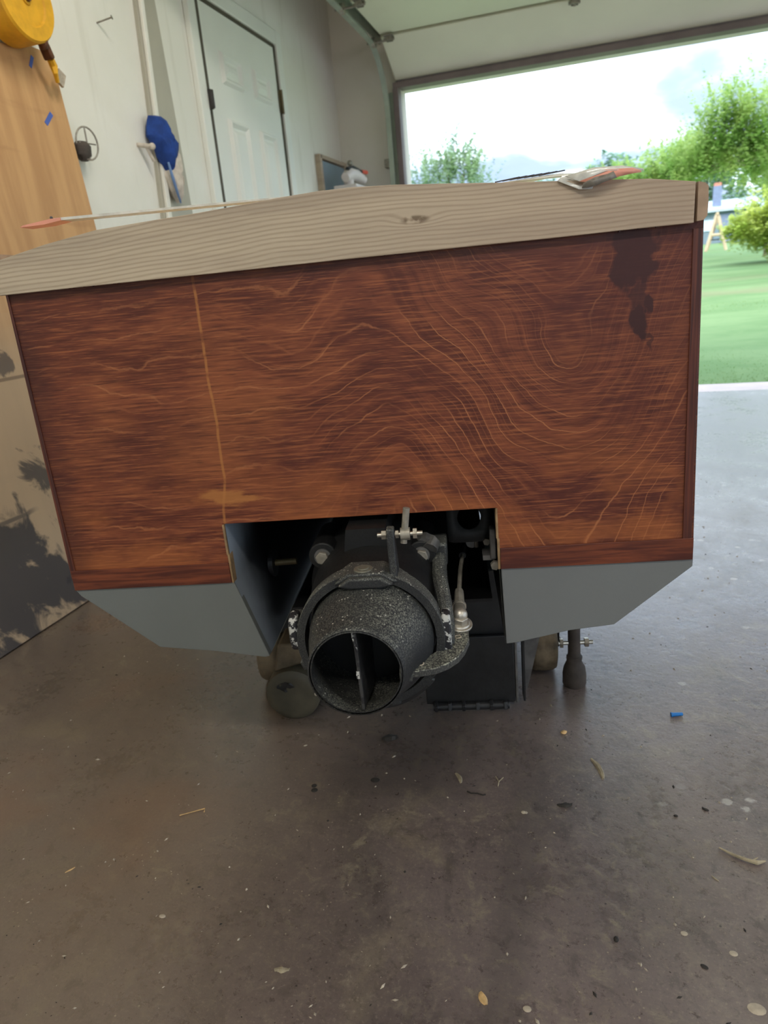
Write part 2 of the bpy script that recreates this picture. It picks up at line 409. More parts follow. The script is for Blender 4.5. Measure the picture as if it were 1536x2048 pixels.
M_plug = plain('blue_plug', lin(30, 120, 200), .4)
M_apron = plain('pinkish_apron', lin(196, 178, 172), .7, 0, .08, 6)
def m_lawn():
    g = G('lawn'); x, y = g.x, g.y
    a = g.noise(g.vec(x * .5, y, 0), .9, 5, .6); b = g.noise(g.vec(x, y * 2, 3), 7, 5, .7)
    c = g.mix(a.ss(.35, .65), lin(98, 124, 78), lin(116, 138, 92))
    c = g.mix(b.ss(.5, .75) * .5, c, lin(128, 144, 98))
    c = g.mix(b.ss(.45, .25) * .5, c, lin(84, 110, 66))
    c = g.mix((y - 12.6 + (a - .5) * 3).abs().ss(.9, .2) * .55, c, lin(126, 120, 90))
    c = g.mix((y - 15 + (a - .5) * 3).abs().ss(.7, .2) * .35, c, lin(120, 122, 88))
    return g.out(c, .9, 0, .1)
M_lawn = m_lawn()
def m_leaf(name, c1, c2):
    g = G(name); n = g.noise(g.p, 2.2, 4); n2 = g.noise(g.p, 14, 2)
    c = g.mix(n.ss(.35, .65), c1, c2); c = g.mix(n2.ss(.55, .75) * .4, c, tuple(min(1, q * 1.5) for q in c2))
    g.b.inputs['Transmission Weight'].default_value = 0
    tr = g.t.nodes.new('ShaderNodeBsdfTranslucent'); mx = g.t.nodes.new('ShaderNodeMixShader'); mx.inputs[0].default_value = .5
    g.put(tr.inputs[0], c); g.t.links.new(g.b.outputs[0], mx.inputs[1]); g.t.links.new(tr.outputs[0], mx.inputs[2])
    g.t.links.new(mx.outputs[0], g.t.nodes['Material Output'].inputs[0])
    return g.out(c, .8, 0, .15)
M_leafA = m_leaf('leaf_bright', lin(158, 190, 108), lin(200, 216, 142))
M_leafB = m_leaf('leaf_greygreen', lin(138, 168, 132), lin(184, 204, 160))
M_leafC = m_leaf('leaf_yellow', lin(184, 202, 96), lin(218, 224, 138))
M_leafD = m_leaf('leaf_far', lin(132, 164, 140), lin(156, 184, 156))
M_grassb = m_leaf('grass_blade', lin(124, 152, 96), lin(142, 164, 112))
M_bark = plain('bark', lin(112, 100, 88), .9, 0, .25, 14)
M_shed = plain('blue_grey_siding', lin(118, 134, 142), .7, 0, .06, 6)
M_roof = plain('pale_roof', lin(170, 182, 190), .7, 0, .05, 6)
M_chim = plain('chimney_block', lin(118, 128, 152), .8, 0, .1, 8)
M_brick = plain('brick_cap', lin(196, 128, 108), .8, 0, .1, 8)
M_swing = plain('pale_timber', lin(190, 166, 136), .7, 0, .08, 6)
M_lampon = G('lit_tube'); M_lampon.put(M_lampon.b.inputs['Emission Color'], (1, .96, .88)); M_lampon.put(M_lampon.b.inputs['Emission Strength'], 6.0); M_lampon = M_lampon.out((1, 1, 1), .5)

# ------------------------------------------------------------------ the garage
WL, WR, YF, YB, ZC = -1.62, 4.6, 4.8, -3.6, 2.62
def xz(y):
    return lambda u, v, d: Vector((u, y + d, v))
def struct(name, mb, mat, **k): return tag(obj(name, mb, mat, None, smooth=0, **k), kind='structure')
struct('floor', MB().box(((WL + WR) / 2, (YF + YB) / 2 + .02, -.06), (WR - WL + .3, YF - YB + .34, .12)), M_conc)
struct('ceiling', MB().box(((WL + WR) / 2, (YF + YB) / 2, ZC + .04), (WR - WL + .3, YF - YB + .3, .08)), M_ceil)
struct('wall_left', MB().box((WL - .06, (YF + YB) / 2, ZC / 2), (.12, YF - YB + .3, ZC)), M_wall)
OL, OR, OT = -1.20, 3.7, 1.955
wf = MB().box(((WL + OL) / 2, YF + .06, ZC / 2), (OL - WL, .12, ZC)).box(((WR + OR) / 2, YF + .06, ZC / 2), (WR - OR, .12, ZC)).box(((OL + OR) / 2, YF + .06, (OT + ZC) / 2), (OR - OL, .12, ZC - OT))
struct('wall_front', wf, M_wall)
# unseen right-wall bays and back-wall window, added and sized to light the room
wr = MB().box((WR + .06, -2.9, ZC / 2), (.12, 1.4, ZC)).box((WR + .06, 4.5, ZC / 2), (.12, .8, ZC)).box((WR + .06, .9, ZC / 2), (.12, .3, ZC)).box((WR + .06, .95, 2.40), (.12, 6.4, .44))
struct('wall_right', wr, M_wall)
wb = MB().box((WL + 1.0, YB - .06, ZC / 2), (2.0, .12, ZC)).box((WR - .9, YB - .06, ZC / 2), (1.8, .12, ZC)).box((1.6, YB - .06, .5), (2.6, .12, 1.0)).box((1.6, YB - .06, 2.4), (2.6, .12, .4))
struct('wall_back', wb, M_wall)
# overhead-door opening: jamb, header, vertical trim
struct('trim_1', MB().box((OL - .018, YF - .01, OT / 2), (.036, .10, OT)).box(((OL + OR) / 2, YF - .005, OT + .016), (OR - OL + .07, .09, .034)), M_jamb, bevel=.004)
struct('trim_2', MB().box((OL - .055, YF - .02, .97), (.034, .03, 1.94)), M_track, bevel=.003)
# the batten on the left wall, widening to its foot
def wl(d0): return lambda u, v, d: Vector((WL + d, u, v))
bt = MB().prism([(2.665, 2.2), (2.755, 2.2), (2.86, 0), (2.50, 0)], wl(0), 0, .016)
struct('trim_3', bt, plain('beige_batten', lin(178, 174, 158), .6, 0, .06, 4), bevel=.002)
struct('trim_4', MB().prism([(2.672, 2.2), (2.692, 2.2), (2.545, 0), (2.515, 0)], wl(0), .016, .030), M_wall, bevel=.003)
# side door: casing, slab, six moulded panels, gap strips, hinge and latch plate
dr = root('door_1', (WL, 3.5, 0), kind='structure')
cs = MB()
for (y0, y1, z0, z1) in ((3.00, 3.066, 0, 2.10), (3.872, 3.937, 0, 2.10), (3.066, 3.872, 2.035, 2.10)): cs.box((WL + .012, (y0 + y1) / 2, (z0 + z1) / 2), (.024, y1 - y0, z1 - z0))
obj('casing', cs, M_doorw, dr, bevel=.004)
obj('slab', MB().box((WL + .004, 3.478, 1.012), (.012, .745, 2.015)), M_doorw, dr)
for nm, bx in (('gap_strip', (3.086, .040, 1.015, 2.03)), ('gap_strip', (3.861, .018, 1.015, 2.03)), ('gap_strip', (3.478, .77, 2.027, .016))):
    obj(nm, MB().box((WL + .006, bx[0], bx[2]), (.016, bx[1], bx[3])), M_darkgap, dr)  # dark strips stand in for the shaded gaps round the slab
for (y0, y1) in ((3.24, 3.44), (3.56, 3.75)):
    for (z0, z1) in ((1.735, 1.865), (.98, 1.60), (.18, .80)):
        q = MB()
        def rr(i, d): return [Vector((WL + .010 + d, y, z)) for y, z in ((y0 + i, z0 + i), (y1 - i, z0 + i), (y1 - i, z1 - i), (y0 + i, z1 - i))]
        q.rings([rr(0, 0), rr(.010, .016), rr(.018, .016), rr(.032, .001), rr(.040, .001), rr(.058, .010)], True, (False, True))
        obj('door_panel', q, M_doorw, dr, smooth=0)
hg = MB().cyl((WL + .022, 3.866, 1.72), (WL + .022, 3.866, 1.83), .008, n=10).box((WL + .016, 3.866, 1.775), (.004, .04, .10))
obj('hinge', hg, M_bronze, dr)
obj('latch_plate', MB().box((WL + .026, 3.072, 1.64), (.022, .020, .075)).cyl((WL + .036, 3.072, 1.605), (WL + .036, 3.072, 1.675), .010, n=10), plain('black_latch', lin(44, 40, 36), .5), dr, bevel=.003)
# overhead door rolled up under the ceiling
od = root('door_2', ((OL + OR) / 2, YF, OT), kind='structure')
secs = [((4.775, 1.995), (4.50, 2.165)), ((4.495, 2.17), (3.97, 2.185)), ((3.965, 2.185), (3.44, 2.195)), ((3.435, 2.195), (2.91, 2.20)), ((2.905, 2.20), (2.38, 2.20))]
for k, ((ya, za), (yb, zb)) in enumerate(secs):
    d = Vector((0, yb - ya, zb - za)).normalized(); nrm = Vector((0, -d.z, d.y)); nrm = nrm if nrm.z > 0 else -nrm
    A, B_ = Vector((0, ya, za)), Vector((0, yb, zb)); q = MB(); e = d * .006
    # panel skin with a rolled lip on each long edge
    pr = [A + e - nrm * 0, A + e * 2 - nrm * .0 + nrm * .0, B_ - e * 2, B_ - e, B_ - e + nrm * .04, A + e + nrm * .04]
    n_ = len(pr)
    q.add([Vector((OL - .02, p.y, p.z)) for p in pr] + [Vector((OR + .02, p.y, p.z)) for p in pr], [tuple(range(n_))[::-1], tuple(range(n_, 2 * n_))] + [(i, (i + 1) % n_, n_ + (i + 1) % n_, n_ + i) for i in range(n_)])
    obj('door_section', q, M_cream, od, bevel=.004)
obj('bottom_seal', MB().box(((OL + OR) / 2, 4.785, 1.985), (OR - OL + .04, .04, .030)), M_seal, od, bevel=.004)
for (y, z) in ((4.498, 2.160), (3.967, 2.178), (3.437, 2.186)):
    for x in (-1.17, -.16, 1.2, 2.5, 3.65):
        h_ = MB().box((x, y, z - .002), (.05, .07, .005)).box((x, y + .018, z - .014), (.036, .006, .022)).box((x, y - .018, z - .014), (.036, .006, .022)).cyl((x - .03, y, z - .016), (x + .03, y, z - .016), .008, n=10)
        if x < -1: h_.cyl((x, y, z - .02), (-1.30, y, z - .02), .006, n=8)
        o = obj('hinge', h_, M_boltdull, od)
        if x < -1: obj('roller', MB().cyl((-1.27, y, z - .02), (-1.25, y, z - .02), .026, n=16), M_steel, od)
        if x in (-.16,): obj('hinge_bolt', MB().cyl((x, y + .01, z - .03), (x, y + .01, z - .002), .007, n=6), M_steel, od)
def track(name, x, s):
    path = [(4.74, 0.02), (4.74, 1.80)]
    for i in range(9):
        a = math.pi / 2 * i / 8; path.append((4.74 - .33 + .33 * math.cos(a), 1.80 + .36 * math.sin(a)))
    path += [(4.0, 2.17), (3.0, 2.19), (1.6, 2.20)]
    sec = [(0, -.022), (0, .022), (s * .030, .022), (s * .030, .014), (s * .004, .014), (s * .004, -.022)]
    rg = []
    for i, (y, z) in enumerate(path):
        a = Vector(path[max(0, i - 1)]); b = Vector(path[min(len(path) - 1, i + 1)]); d = (b - a).normalized(); nn = Vector((-d.y, d.x))
        rg.append([Vector((x + u, y + nn.x * v, z + nn.y * v)) for u, v in sec])
    tr_ = root(name, (x, 4.74, 0), label={-1: 'galvanised door track curving up beside the corner of the left wall', 1: 'galvanised door track at the far side of the wide door opening'}[-s], cat='door track', group='overhead door tracks')
    obj('rail', MB().rings(rg, True, (True, True)), M_track, tr_, smooth=0)
    obj('angle_iron', MB().box((x - s * .02, 3.3, 2.235), (.004, 3.0, .05)).box((x - s * .002, 3.3, 2.262), (.04, 3.0, .004)), M_track, tr_, smooth=0)
    for z in (.5, 1.15, 1.55): obj('bracket', MB().box((x - s * .01, 4.765, z), (.05, .06, .05)), M_boltdull, tr_, bevel=.003)
    for y in (4.1, 3.1, 2.0): obj('hanger_strap', MB().box((x - s * .02, y, 2.44), (.006, .03, .36)), M_track, tr_)
track('door_track', -1.285, 1); track('door_track', OR + .085, -1)
# unseen ceiling tubes: one behind the camera, two added to brighten wall and transom
for i, (x, y) in enumerate(((-.25, 1.75), (-.1, -.9), (2.2, -.4))):
    lf = root('tube_fill_light', (x, y, ZC), label=(('unseen ceiling tube light added near the rolled-up door to brighten the left wall', 'white ceiling tube light behind the camera', 'unseen ceiling tube light added as fill nearer the side bays')[i]), cat='ceiling light', group='ceiling tube lights')
    obj('housing', MB().box((x, y, ZC - .03), (1.25, .16, .05)), M_white, lf, bevel=.008)
    for s in (-.045, .045): obj('tube', MB().cyl((x - .6, y + s, ZC - .075), (x + .6, y + s, ZC - .075), .014, n=12), M_lampon, lf)
    area('tube_fill_glow', (x, y, ZC - .11), (0, 0, 0), 1.2, .14, (13, 19, 12)[i], (1, .95, .86))

# ------------------------------------------------------------------ outside
def gz(x, y): return max(0.0, (y - 5.25)) * .0375 - .004
struct('apron', MB().box((1.25, 5.13, -.065), (7.2, .42, .125)), M_apron)
lw = MB(); nx, ny = 40, 50
ys = [5.30 + (115 * (j / ny) ** 2.2) for j in range(ny + 1)]
lw.add([Vector((-60 + 140 * i / nx, y, gz(0, y) + (.12 * mnoise.noise(Vector((i * .9, y * .2, 0))) * min(1, (y - 5.3) / 10)))) for y in ys for i in range(nx + 1)], [(j * (nx + 1) + i, j * (nx + 1) + i + 1, (j + 1) * (nx + 1) + i + 1, (j + 1) * (nx + 1) + i) for j in range(ny) for i in range(nx)])
tag(obj('lawn', lw, M_lawn), kind='structure')
struct('yard_ground', MB().box((38, 0, -.12), (42, 10, .1)).box((1, -36, -.12), (90, 40, .1)).box((-32, 0, -.12), (60, 10.0, .1)), M_lawn)
struct('bounce_ground', MB().box((10.9, 0, -.07), (12.2, 10, .1)).box((4, -10, -.07), (26, 12.4, .1)), M_apron)  # unseen pale ground added outside the openings to cut green bounce
gb = MB()
for i in range(15000):
    y = 5.32 + 5.5 * random.random() ** 1.5; x = -.6 + random.random() * (1.0 + y * .55); z = gz(x, y) - .005; a = random.random() * math.pi
    h_ = .008 + .010 * random.random(); dx_, dy_ = math.cos(a) * .005, math.sin(a) * .005; lx, ly = (random.random() - .5) * .03, (random.random() - .5) * .03
    b = len(gb.v); gb.v += [Vector((x - dx_, y - dy_, z)), Vector((x + dx_, y + dy_, z)), Vector((x + lx, y + ly, z + h_))]; gb.f.append([b, b + 1, b + 2])
tag(obj('grass', gb, M_grassb, smooth=0), 'short pale green lawn grass beyond the garage apron', 'grass', kind='stuff')

def leaf(mb, p, s):
    a = random.random() * 6.28; t_ = (random.random() - .5) * 1.6
    u = Vector((math.cos(a), math.sin(a), t_ * .5)).normalized() * s; v_ = u.cross(Vector((random.random() - .5, random.random() - .5, 1))).normalized() * s * .55
    b = len(mb.v); mb.v += [p - u, p - v_, p + u, p + v_]; mb.f.append([b, b + 1, b + 2, b + 3])
def tree(name, label, cat, x, y, blobs, nshoot, mat, trunk_h, lsz, shoot=(.5, .9), group=None, tr=.09, up_=1.0, nl=26, sp=.09):
    z0 = gz(x, y) - .03
    r_ = root(name, (x, y, z0), label=label, cat=cat, group=group)
    tb_ = MB(); fo = MB()
    tb_.tube([(x, y, z0), (x + .05, y, z0 + trunk_h * .5), (x, y, z0 + trunk_h)], [tr, tr * .8, tr * .6], 8)
    for (bx, by, bz, br, hh) in blobs:
        tb_.tube([(x, y, z0 + trunk_h * .9), ((x + bx) / 2 + .1, (y + by) / 2, (z0 + trunk_h + bz) / 2), (bx, by, bz)], [tr * .6, tr * .4, tr * .15], 6)
        for k in range(int(nshoot)):
            d = Vector((random.gauss(0, 1), random.gauss(0, 1), random.gauss(0, 1))).normalized() * (random.random() ** .4)
            p = Vector((bx + d.x * br, by + d.y * br, bz + d.z * br * hh))
            dr_ = Vector((d.x * .8, d.y * .8, up_ * (.6 + random.random()))).normalized(); L = shoot[0] + random.random() * (shoot[1] - shoot[0])
            for q in range(nl):
                f = random.random(); wd = sp * (1 - f * .8)
                leaf(fo, p + dr_ * L * f + Vector((random.gauss(0, wd), random.gauss(0, wd), random.gauss(0, wd))), lsz * (1 - .3 * f))
    obj('trunk', tb_, M_bark, r_); obj('foliage', fo, mat, r_, smooth=0, kind='stuff'); return r_
tree('broadleaf_tree', 'tall bright green tree with upright feathery shoots, right edge of the doorway', 'tree', 4.2, 16.0,
     [(2.05, 16, 2.9, .30, 1.5), (2.05, 16.2, 2.45, .42, .9), (2.65, 16, 3.0, .42, 1.4), (2.6, 16.2, 2.5, .5, .9), (3.4, 16, 2.8, .8, 1.1), (1.6, 16.4, 2.35, .30, .8), (3.1, 16.3, 2.3, .6, .8), (3.6, 16.5, 1.9, .6, .8)], 95, M_leafA, 2.6, .045, (.40, .95), 'trees beyond the lawn', .045, nl=44, sp=.05)
tree('broadleaf_tree', 'paler low spreading tree just left of the tall bright green tree', 'tree', 4.2, 23.0,
     [(0.9, 23, 2.7, .45, .9), (1.6, 23, 2.95, .5, 1.0), (2.2, 23, 3.0, .45, .9), (0.1, 23, 2.5, .40, .6), (1.4, 23.4, 2.5, .8, .5), (2.7, 23.4, 3.1, .5, .6), (4.0, 23.4, 2.6, .7, .9), (4.6, 23.4, 2.2, .9, .9)], 80, M_leafA, 2.7, .06, (.45, 1.1), 'trees beyond the lawn', .045, nl=46, sp=.07)
tree('broadleaf_tree', 'grey-green upright tree standing alone behind the left door jamb', 'tree', -2.95, 15.0,
     [(-3.4, 15, 2.55, .22, 1.6), (-2.95, 15, 2.75, .22, 1.6), (-2.6, 15, 2.75, .22, 1.6), (-3.1, 15.3, 2.3, .5, 1.0), (-2.45, 15, 2.3, .3, 1.2)], 40, M_leafB, 1.8, .040, (.4, .9), 'trees beyond the lawn', .08, nl=50, sp=.045)
tree('round_shrub', 'yellow-green rounded shrub on the lawn in front of the shed', 'shrub', 4.1, 20.0,
     [(3.6, 20, 1.45, .62, .9), (4.3, 20, 1.55, .75, .9), (4.0, 20, 1.0, .7, .55), (3.25, 20, 1.25, .45, .8)], 130, M_leafC, .3, .06, (.12, .35), None, .06, up_=.3, nl=30)
for i, (x, w_, h_, lb) in enumerate(((-12.4, 1.6, 6.6, 'small distant dark tree on the skyline behind the crown of the beam'), (.2, 1.9, 8.0, 'distant blue-green tree on the skyline behind the coral packet'), (-5.4, 1.1, 6.9, 'tiny distant tree left of the blue-green skyline tree'), (8, 4.0, 7.6, 'broad distant tree behind the shed chimney'), (19, 4.5, 7.0, 'distant tree far right beyond the shed'))):
    tree('distant_tree', lb, 'tree', x, 70.0, [(x, 70, h_, w_, .6), (x - w_ * .4, 70, h_ - 1.2, w_ * .8, .8), (x + w_ * .4, 70, h_ - 1.0, w_ * .8, .8), (x, 70, h_ - 2.4, w_, .8)], 60, M_leafD, 2.6, .30, (.6, 1.2), 'distant skyline trees', .2, nl=22, sp=.3)
# shed
hz = gz(0, 40) + .02
sh = root('shed', (6.6, 41.5, hz), label='blue-grey garden shed with pale roof and block chimney beyond the lawn', cat='shed')
obj('wall', MB().box((7.1, 41.5, hz + .75), (5.6, 3.0, 1.6)), M_shed, sh)
for k in range(26): obj('siding_batten', MB().box((4.4 + k * .215, 39.985, hz + .75), (.03, .03, 1.58)), M_shed, sh)
obj('roof', MB().prism([(39.7, hz + 1.50), (41.5, hz + 1.98), (43.3, hz + 1.50), (43.3, hz + 1.42), (39.7, hz + 1.38)], lambda u, v, d: Vector((d, u, v)), 4.1, 10.1), M_roof, sh)
obj('window', MB().box((4.75, 39.97, hz + .8), (.5, .05, .5)), plain('shed_window', lin(190, 206, 216), .2), sh)
obj('door', MB().box((5.6, 39.97, hz + .62), (.7, .05, 1.25)), M_chim, sh)
ch = obj('chimney', MB().box((5.13, 40.4, hz + 1.9), (.34, .4, 1.3)), M_chim, sh)
obj('chimney_cap', MB().box((5.13, 40.4, hz + 2.62), (.30, .34, .14)), M_brick, ch)
# swing frame
sz = gz(0, 30) - .01
sw = root('swing_frame', (3.95, 30, sz), label='pale timber A-frame swing stand in front of the shed', cat='swing')
def beam(mb, a, b, w_=.08):
    a, b = Vector(a), Vector(b); return mb.cyl(a, b, w_ / 2, n=6)
for (a, b) in (((3.50, 29.9, sz), (3.83, 30, sz + 1.25)), ((4.18, 29.9, sz), (3.85, 30, sz + 1.25)), ((3.75, 31.8, sz), (4.10, 31.7, sz + 1.25)), ((4.45, 31.8, sz), (4.12, 31.7, sz + 1.25))):
    obj('leg', beam(MB(), a, b, .11), M_swing, sw)
obj('crossbar', beam(MB(), (3.66, 29.93, sz + .55), (4.03, 29.93, sz + .55), .10), M_swing, sw); obj('top_beam', beam(MB(), (3.84, 29.9, sz + 1.27), (4.11, 31.8, sz + 1.27), .11), M_swing, sw)
for o_ in (.6, 1.2): obj('swing_seat', MB().box((3.84 + .14 * o_, 30 + o_, sz + .4), (.4, .16, .03)).cyl((3.70 + .14 * o_, 30 + o_, sz + .4), (3.84 + .14 * o_, 30 + o_, sz + 1.25), .008, n=5).cyl((3.98 + .14 * o_, 30 + o_, sz + .4), (3.86 + .14 * o_, 30 + o_, sz + 1.25), .008, n=5), M_cart, sw)

# ------------------------------------------------------------------ plywood sheet leaning on the left wall
al = R(3.9); ca, sa = math.cos(al), math.sin(al)
def pv(y, s, d=0): return Vector((-1.500 - s * sa + d * ca, y, s * ca + d * sa))
pl = MB().prism([(.85, 0.004), (2.118, 0.004), (2.118, 1.08), (2.112, 1.586), (2.03, 1.590), (1.908, 1.568), (.85, 1.55)], lambda u, v, d: pv(u, v, d), -.006, .006)
ply = tag(obj('plywood_sheet', pl, M_ply, smooth=0, bevel=.001), 'tan plywood sheet smeared with dark paint leaning on the left wall', 'plywood')
def tape(y, s, ang, L, W, lb):
    c_, s_ = math.cos(ang), math.sin(ang); q = MB()
    pts = [(-L / 2, -W * .35), (L / 2, -W / 2), (L / 2, W / 2), (-L / 2, W * .6)]
    q.prism([(y + u * c_ - v * s_, s + u * s_ + v * c_) for u, v in pts], lambda u, v, d: pv(u, v, d), .0062, .0072)
    tag(obj('tape_strip', q, M_tape, smooth=0), lb, 'tape', 'blue tape bits on the plywood')
tape(2.012, 1.545, 1.05, .038, .011, 'upper strip of blue tape near the top of the plywood sheet')
tape(2.024, 1.396, .78, .050, .014, 'lower strip of blue tape on the plywood below the other strip')

# ------------------------------------------------------------------ things hung on the left wall
yr = root('strap_reel', (WL, 1.95, 1.60), label='yellow reel of webbing strap hung on the wall above the plywood', cat='strap')
rc = Vector((0, 1.934, 1.664)); rg = []
for (x_, r_) in ((WL + .005, .088), (WL + .008, .106), (WL + .082, .106), (WL + .088, .101), (WL + .088, .070), (WL + .083, .066), (WL + .084, .018), (WL + .088, .016)):
    rg.append([Vector((x_, rc.y + r_ * math.cos(2 * math.pi * k / 40), rc.z + r_ * math.sin(2 * math.pi * k / 40))) for k in range(40)])
obj('coil', MB().rings(rg, True, (True, True)), M_yellow, yr)
obj('hub', MB().cyl((WL + .088, rc.y, rc.z), (WL + .094, rc.y, rc.z), .010, n=12), M_brown, yr)
obj('buckle', MB().sphere((WL + .07, 1.985, 1.572), .016, 10, 7, (1, .8, 1.2)), M_brown, yr)
obj('ratchet', MB().box((WL + .05, 2.02, 1.560), (.03, .016, .038), Matrix.Rotation(R(25), 3, 'X')), M_brown, yr, bevel=.004)
obj('strap_tail', MB().tube([(WL + .05, 2.03, 1.545), (WL + .045, 2.045, 1.53), (WL + .05, 2.04, 1.51), (WL + .04, 2.055, 1.492)], [.011, .012, .008, .006], 8), M_yellow, yr)
obj('strap_end', MB().box((WL + .035, 2.078, 1.508), (.008, .03, .04), Matrix.Rotation(R(-30), 3, 'X')), M_pebble, yr)
obj('peg', MB().cyl((WL - .03, rc.y, rc.z), (WL + .006, rc.y, rc.z), .012, n=10), M_brown, yr); yr.location.x += .024
nl = MB().cyl((WL - .005, 2.40, 1.745), (WL + .05, 2.415, 1.757), .0028, n=8).cyl((WL + .05, 2.415, 1.757), (WL + .052, 2.4155, 1.7575), .007, n=10)
tag(obj('nail', nl, M_boltdull), 'bare nail sticking out of the white wall right of the yellow reel', 'nail')
hk = root('wire_ring_hook', (WL, 2.16, 1.33), label='brown wall fitting with a wire ring beside the plywood edge', cat='fitting')
rgp = [(WL + .045 + .012 * math.cos(a), 2.165 + .036 * math.cos(a), 1.345 + .048 * math.sin(a)) for a in [2 * math.pi * k / 24 for k in range(25)]]
obj('wire_ring', MB().tube(rgp, .0028, 8), M_boltdull, hk)
obj('spokes', MB().cyl((WL + .04, 2.13, 1.345), (WL + .05, 2.2, 1.345), .0025, n=6).cyl((WL + .045, 2.165, 1.30), (WL + .045, 2.165, 1.392), .0025, n=6), M_boltdull, hk)
obj('cup', MB().rings([[Vector((WL + .03 + .022 * f * math.cos(a), 2.155 + .030 * f * math.sin(a), z)) for a in [2 * math.pi * k / 16 for k in range(16)]] for f, z in ((.5, 1.295), (1, 1.31), (1.1, 1.338), (.7, 1.35))], True, (True, True)), M_rubber, hk)
# cap of blue and cream cloth on a hook
cp = root('cloth_cap', (WL, 2.70, 1.30), label='crumpled blue and cream cloth cap hanging on the wall batten', cat='cap')
def cloth(outline, cx, cy, dep, seed, x0=WL + .03):
    """puffy folded cloth: outline in (y,z) shrinking towards a raised middle"""
    n = len(outline); rg = []
    fine = []
    for i in range(n):
        a, b = outline[i], outline[(i + 1) % n]
        for k in range(4): fine.append((a[0] + (b[0] - a[0]) * k / 4, a[1] + (b[1] - a[1]) * k / 4))
    q = MB()
    for s, d in ((.86, -.3), (1, 0), (.93, .45), (.75, .8), (.45, 1.0), (.12, 1.05)):
        rg.append([Vector((x0 + dep * d + .012 * mnoise.noise(Vector((y * 28, z * 14, seed + s))), cx + (y - cx) * s, cy + (z - cy) * s)) for y, z in fine])
    return q.rings(rg, True, (True, True))
obj('crown', cloth([(2.570, 1.495), (2.615, 1.502), (2.660, 1.46), (2.700, 1.415), (2.680, 1.355), (2.635, 1.30), (2.605, 1.335), (2.580, 1.385), (2.555, 1.43)], 2.625, 1.41, .05, 1), M_blue, cp)
obj('lining', cloth([(2.635, 1.37), (2.705, 1.40), (2.715, 1.35), (2.700, 1.30), (2.680, 1.27), (2.690, 1.22), (2.670, 1.205), (2.630, 1.25), (2.615, 1.30)], 2.665, 1.30, .04, 3), M_cloth, cp)
obj('brim', MB().tube([(WL + .06, 2.605, 1.34), (WL + .065, 2.61, 1.29), (WL + .06, 2.635, 1.24), (WL + .05, 2.665, 1.205)], [.004, .006, .005, .003], 8), plain('faded_blue_edge', lin(110, 140, 186), .8), cp)
obj('peg', MB().cyl((WL, 2.515, 1.395), (WL + .045, 2.525, 1.385), .008, n=10).sphere((WL + .05, 2.53, 1.385), .012, 10, 7).cyl((WL + .03, 2.52, 1.39), (WL + .035, 2.55, 1.34), .006, n=8), M_cloth, cp)
# framed panel and jug near the corner
fp = root('wall_panel', (WL, 4.55, .9), label='blue-grey panel in a thin pale frame low on the left wall', cat='panel')
obj('board', MB().box((WL + .012, 4.57, 1.28), (.02, .44, .56)), M_bluegrey, fp)
fr = MB().box((WL + .016, 4.335, 1.285), (.032, .035, .61)).box((WL + .016, 4.565, 1.58), (.032, .46, .022)).box((WL + .016, 4.565, .99), (.032, .46, .022)).box((WL + .016, 4.775, 1.285), (.032, .02, .57))
obj('frame', fr, M_pine, fp, bevel=.002)
jg = root('shelf_stand', (-1.46, 4.45, 0), label='slim white stand in the corner left of the door opening', cat='stand')
obj('post', MB().box((-1.46, 4.43, .70), (.05, .05, 1.39)).box((-1.46, 4.43, .02), (.25, .25, .04)), M_white, jg, bevel=.004)
obj('shelf', MB().box((-1.46, 4.46, 1.40), (.14, .24, .02)), M_white, jg, bevel=.003)
hl = root('shop_vise', (-1.46, 4.46, 1.41), label='small white and black shop tool with red tip on the corner stand', cat='tool')
obj('body', MB().tube([(-1.46, 4.36, 1.45), (-1.45, 4.42, 1.475), (-1.44, 4.50, 1.475), (-1.42, 4.60, 1.455)], [.026, .036, .034, .022], 12).cyl((-1.46, 4.42, 1.41), (-1.46, 4.42, 1.46), .03, n=14), M_white, hl)
obj('band', MB().tube([(-1.45, 4.38, 1.497), (-1.44, 4.46, 1.510), (-1.42, 4.56, 1.497)], [.012, .014, .010], 10), M_black, hl)
obj('tip', MB().tube([(-1.42, 4.56, 1.50), (-1.41, 4.63, 1.50)], [.010, .012], 10), M_red, hl)
obj('knob', MB().sphere((-1.45, 4.44, 1.535), .016, 10, 7), M_boltdull, hl)

# ------------------------------------------------------------------ the boat (boat coordinates: x across, y forward, z up; origin on the floor under the transom)
bo = root('wooden_boat', (0, 0, .30), True, 'small wooden boat seen stern-on, stained plywood transom and pale pine beam', 'boat')
T = .014
outline = [(-.460, .4335), (-.2105, .4325), (-.2105, .5255), (.1865, .5255), (.1885, .4325), (.4585, .4335), (.4525, .90), (-.4575, .90)]
obj('transom_panel', MB().prism(outline, xz(0), 0, T), M_tr, bo, smooth=0, bevel=.0012)
def stained_lower(name, x0, x1):
    q = MB().prism([(x0, .433), (x1, .433), (x1, .4655), (x0, .4655)], xz(0), -.0025, 0); return obj(name, q, M_lowstrip, bo, smooth=0, bevel=.0008)
g_ = G('stained_strip'); n_ = g_.noise(g_.vec(g_.x * 6, g_.z * 90, 0), 1.2, 4, .6, .5)
M_lowstrip = g_.out(g_.mix(n_.ss(.35, .7), lin(76, 32, 22), lin(128, 66, 40)), .45)
stained_lower('lower_rail', -.4595, -.2115); stained_lower('lower_rail', .1895, .4575)
g_ = G('stained_edge_strip'); n_ = g_.noise(g_.vec(g_.x * 260, g_.z * 5, 0), 1.0, 4, .6)
M_estrip = g_.out(g_.mix(n_.ss(.35, .7), lin(60, 26, 22), lin(106, 54, 38)), .45)
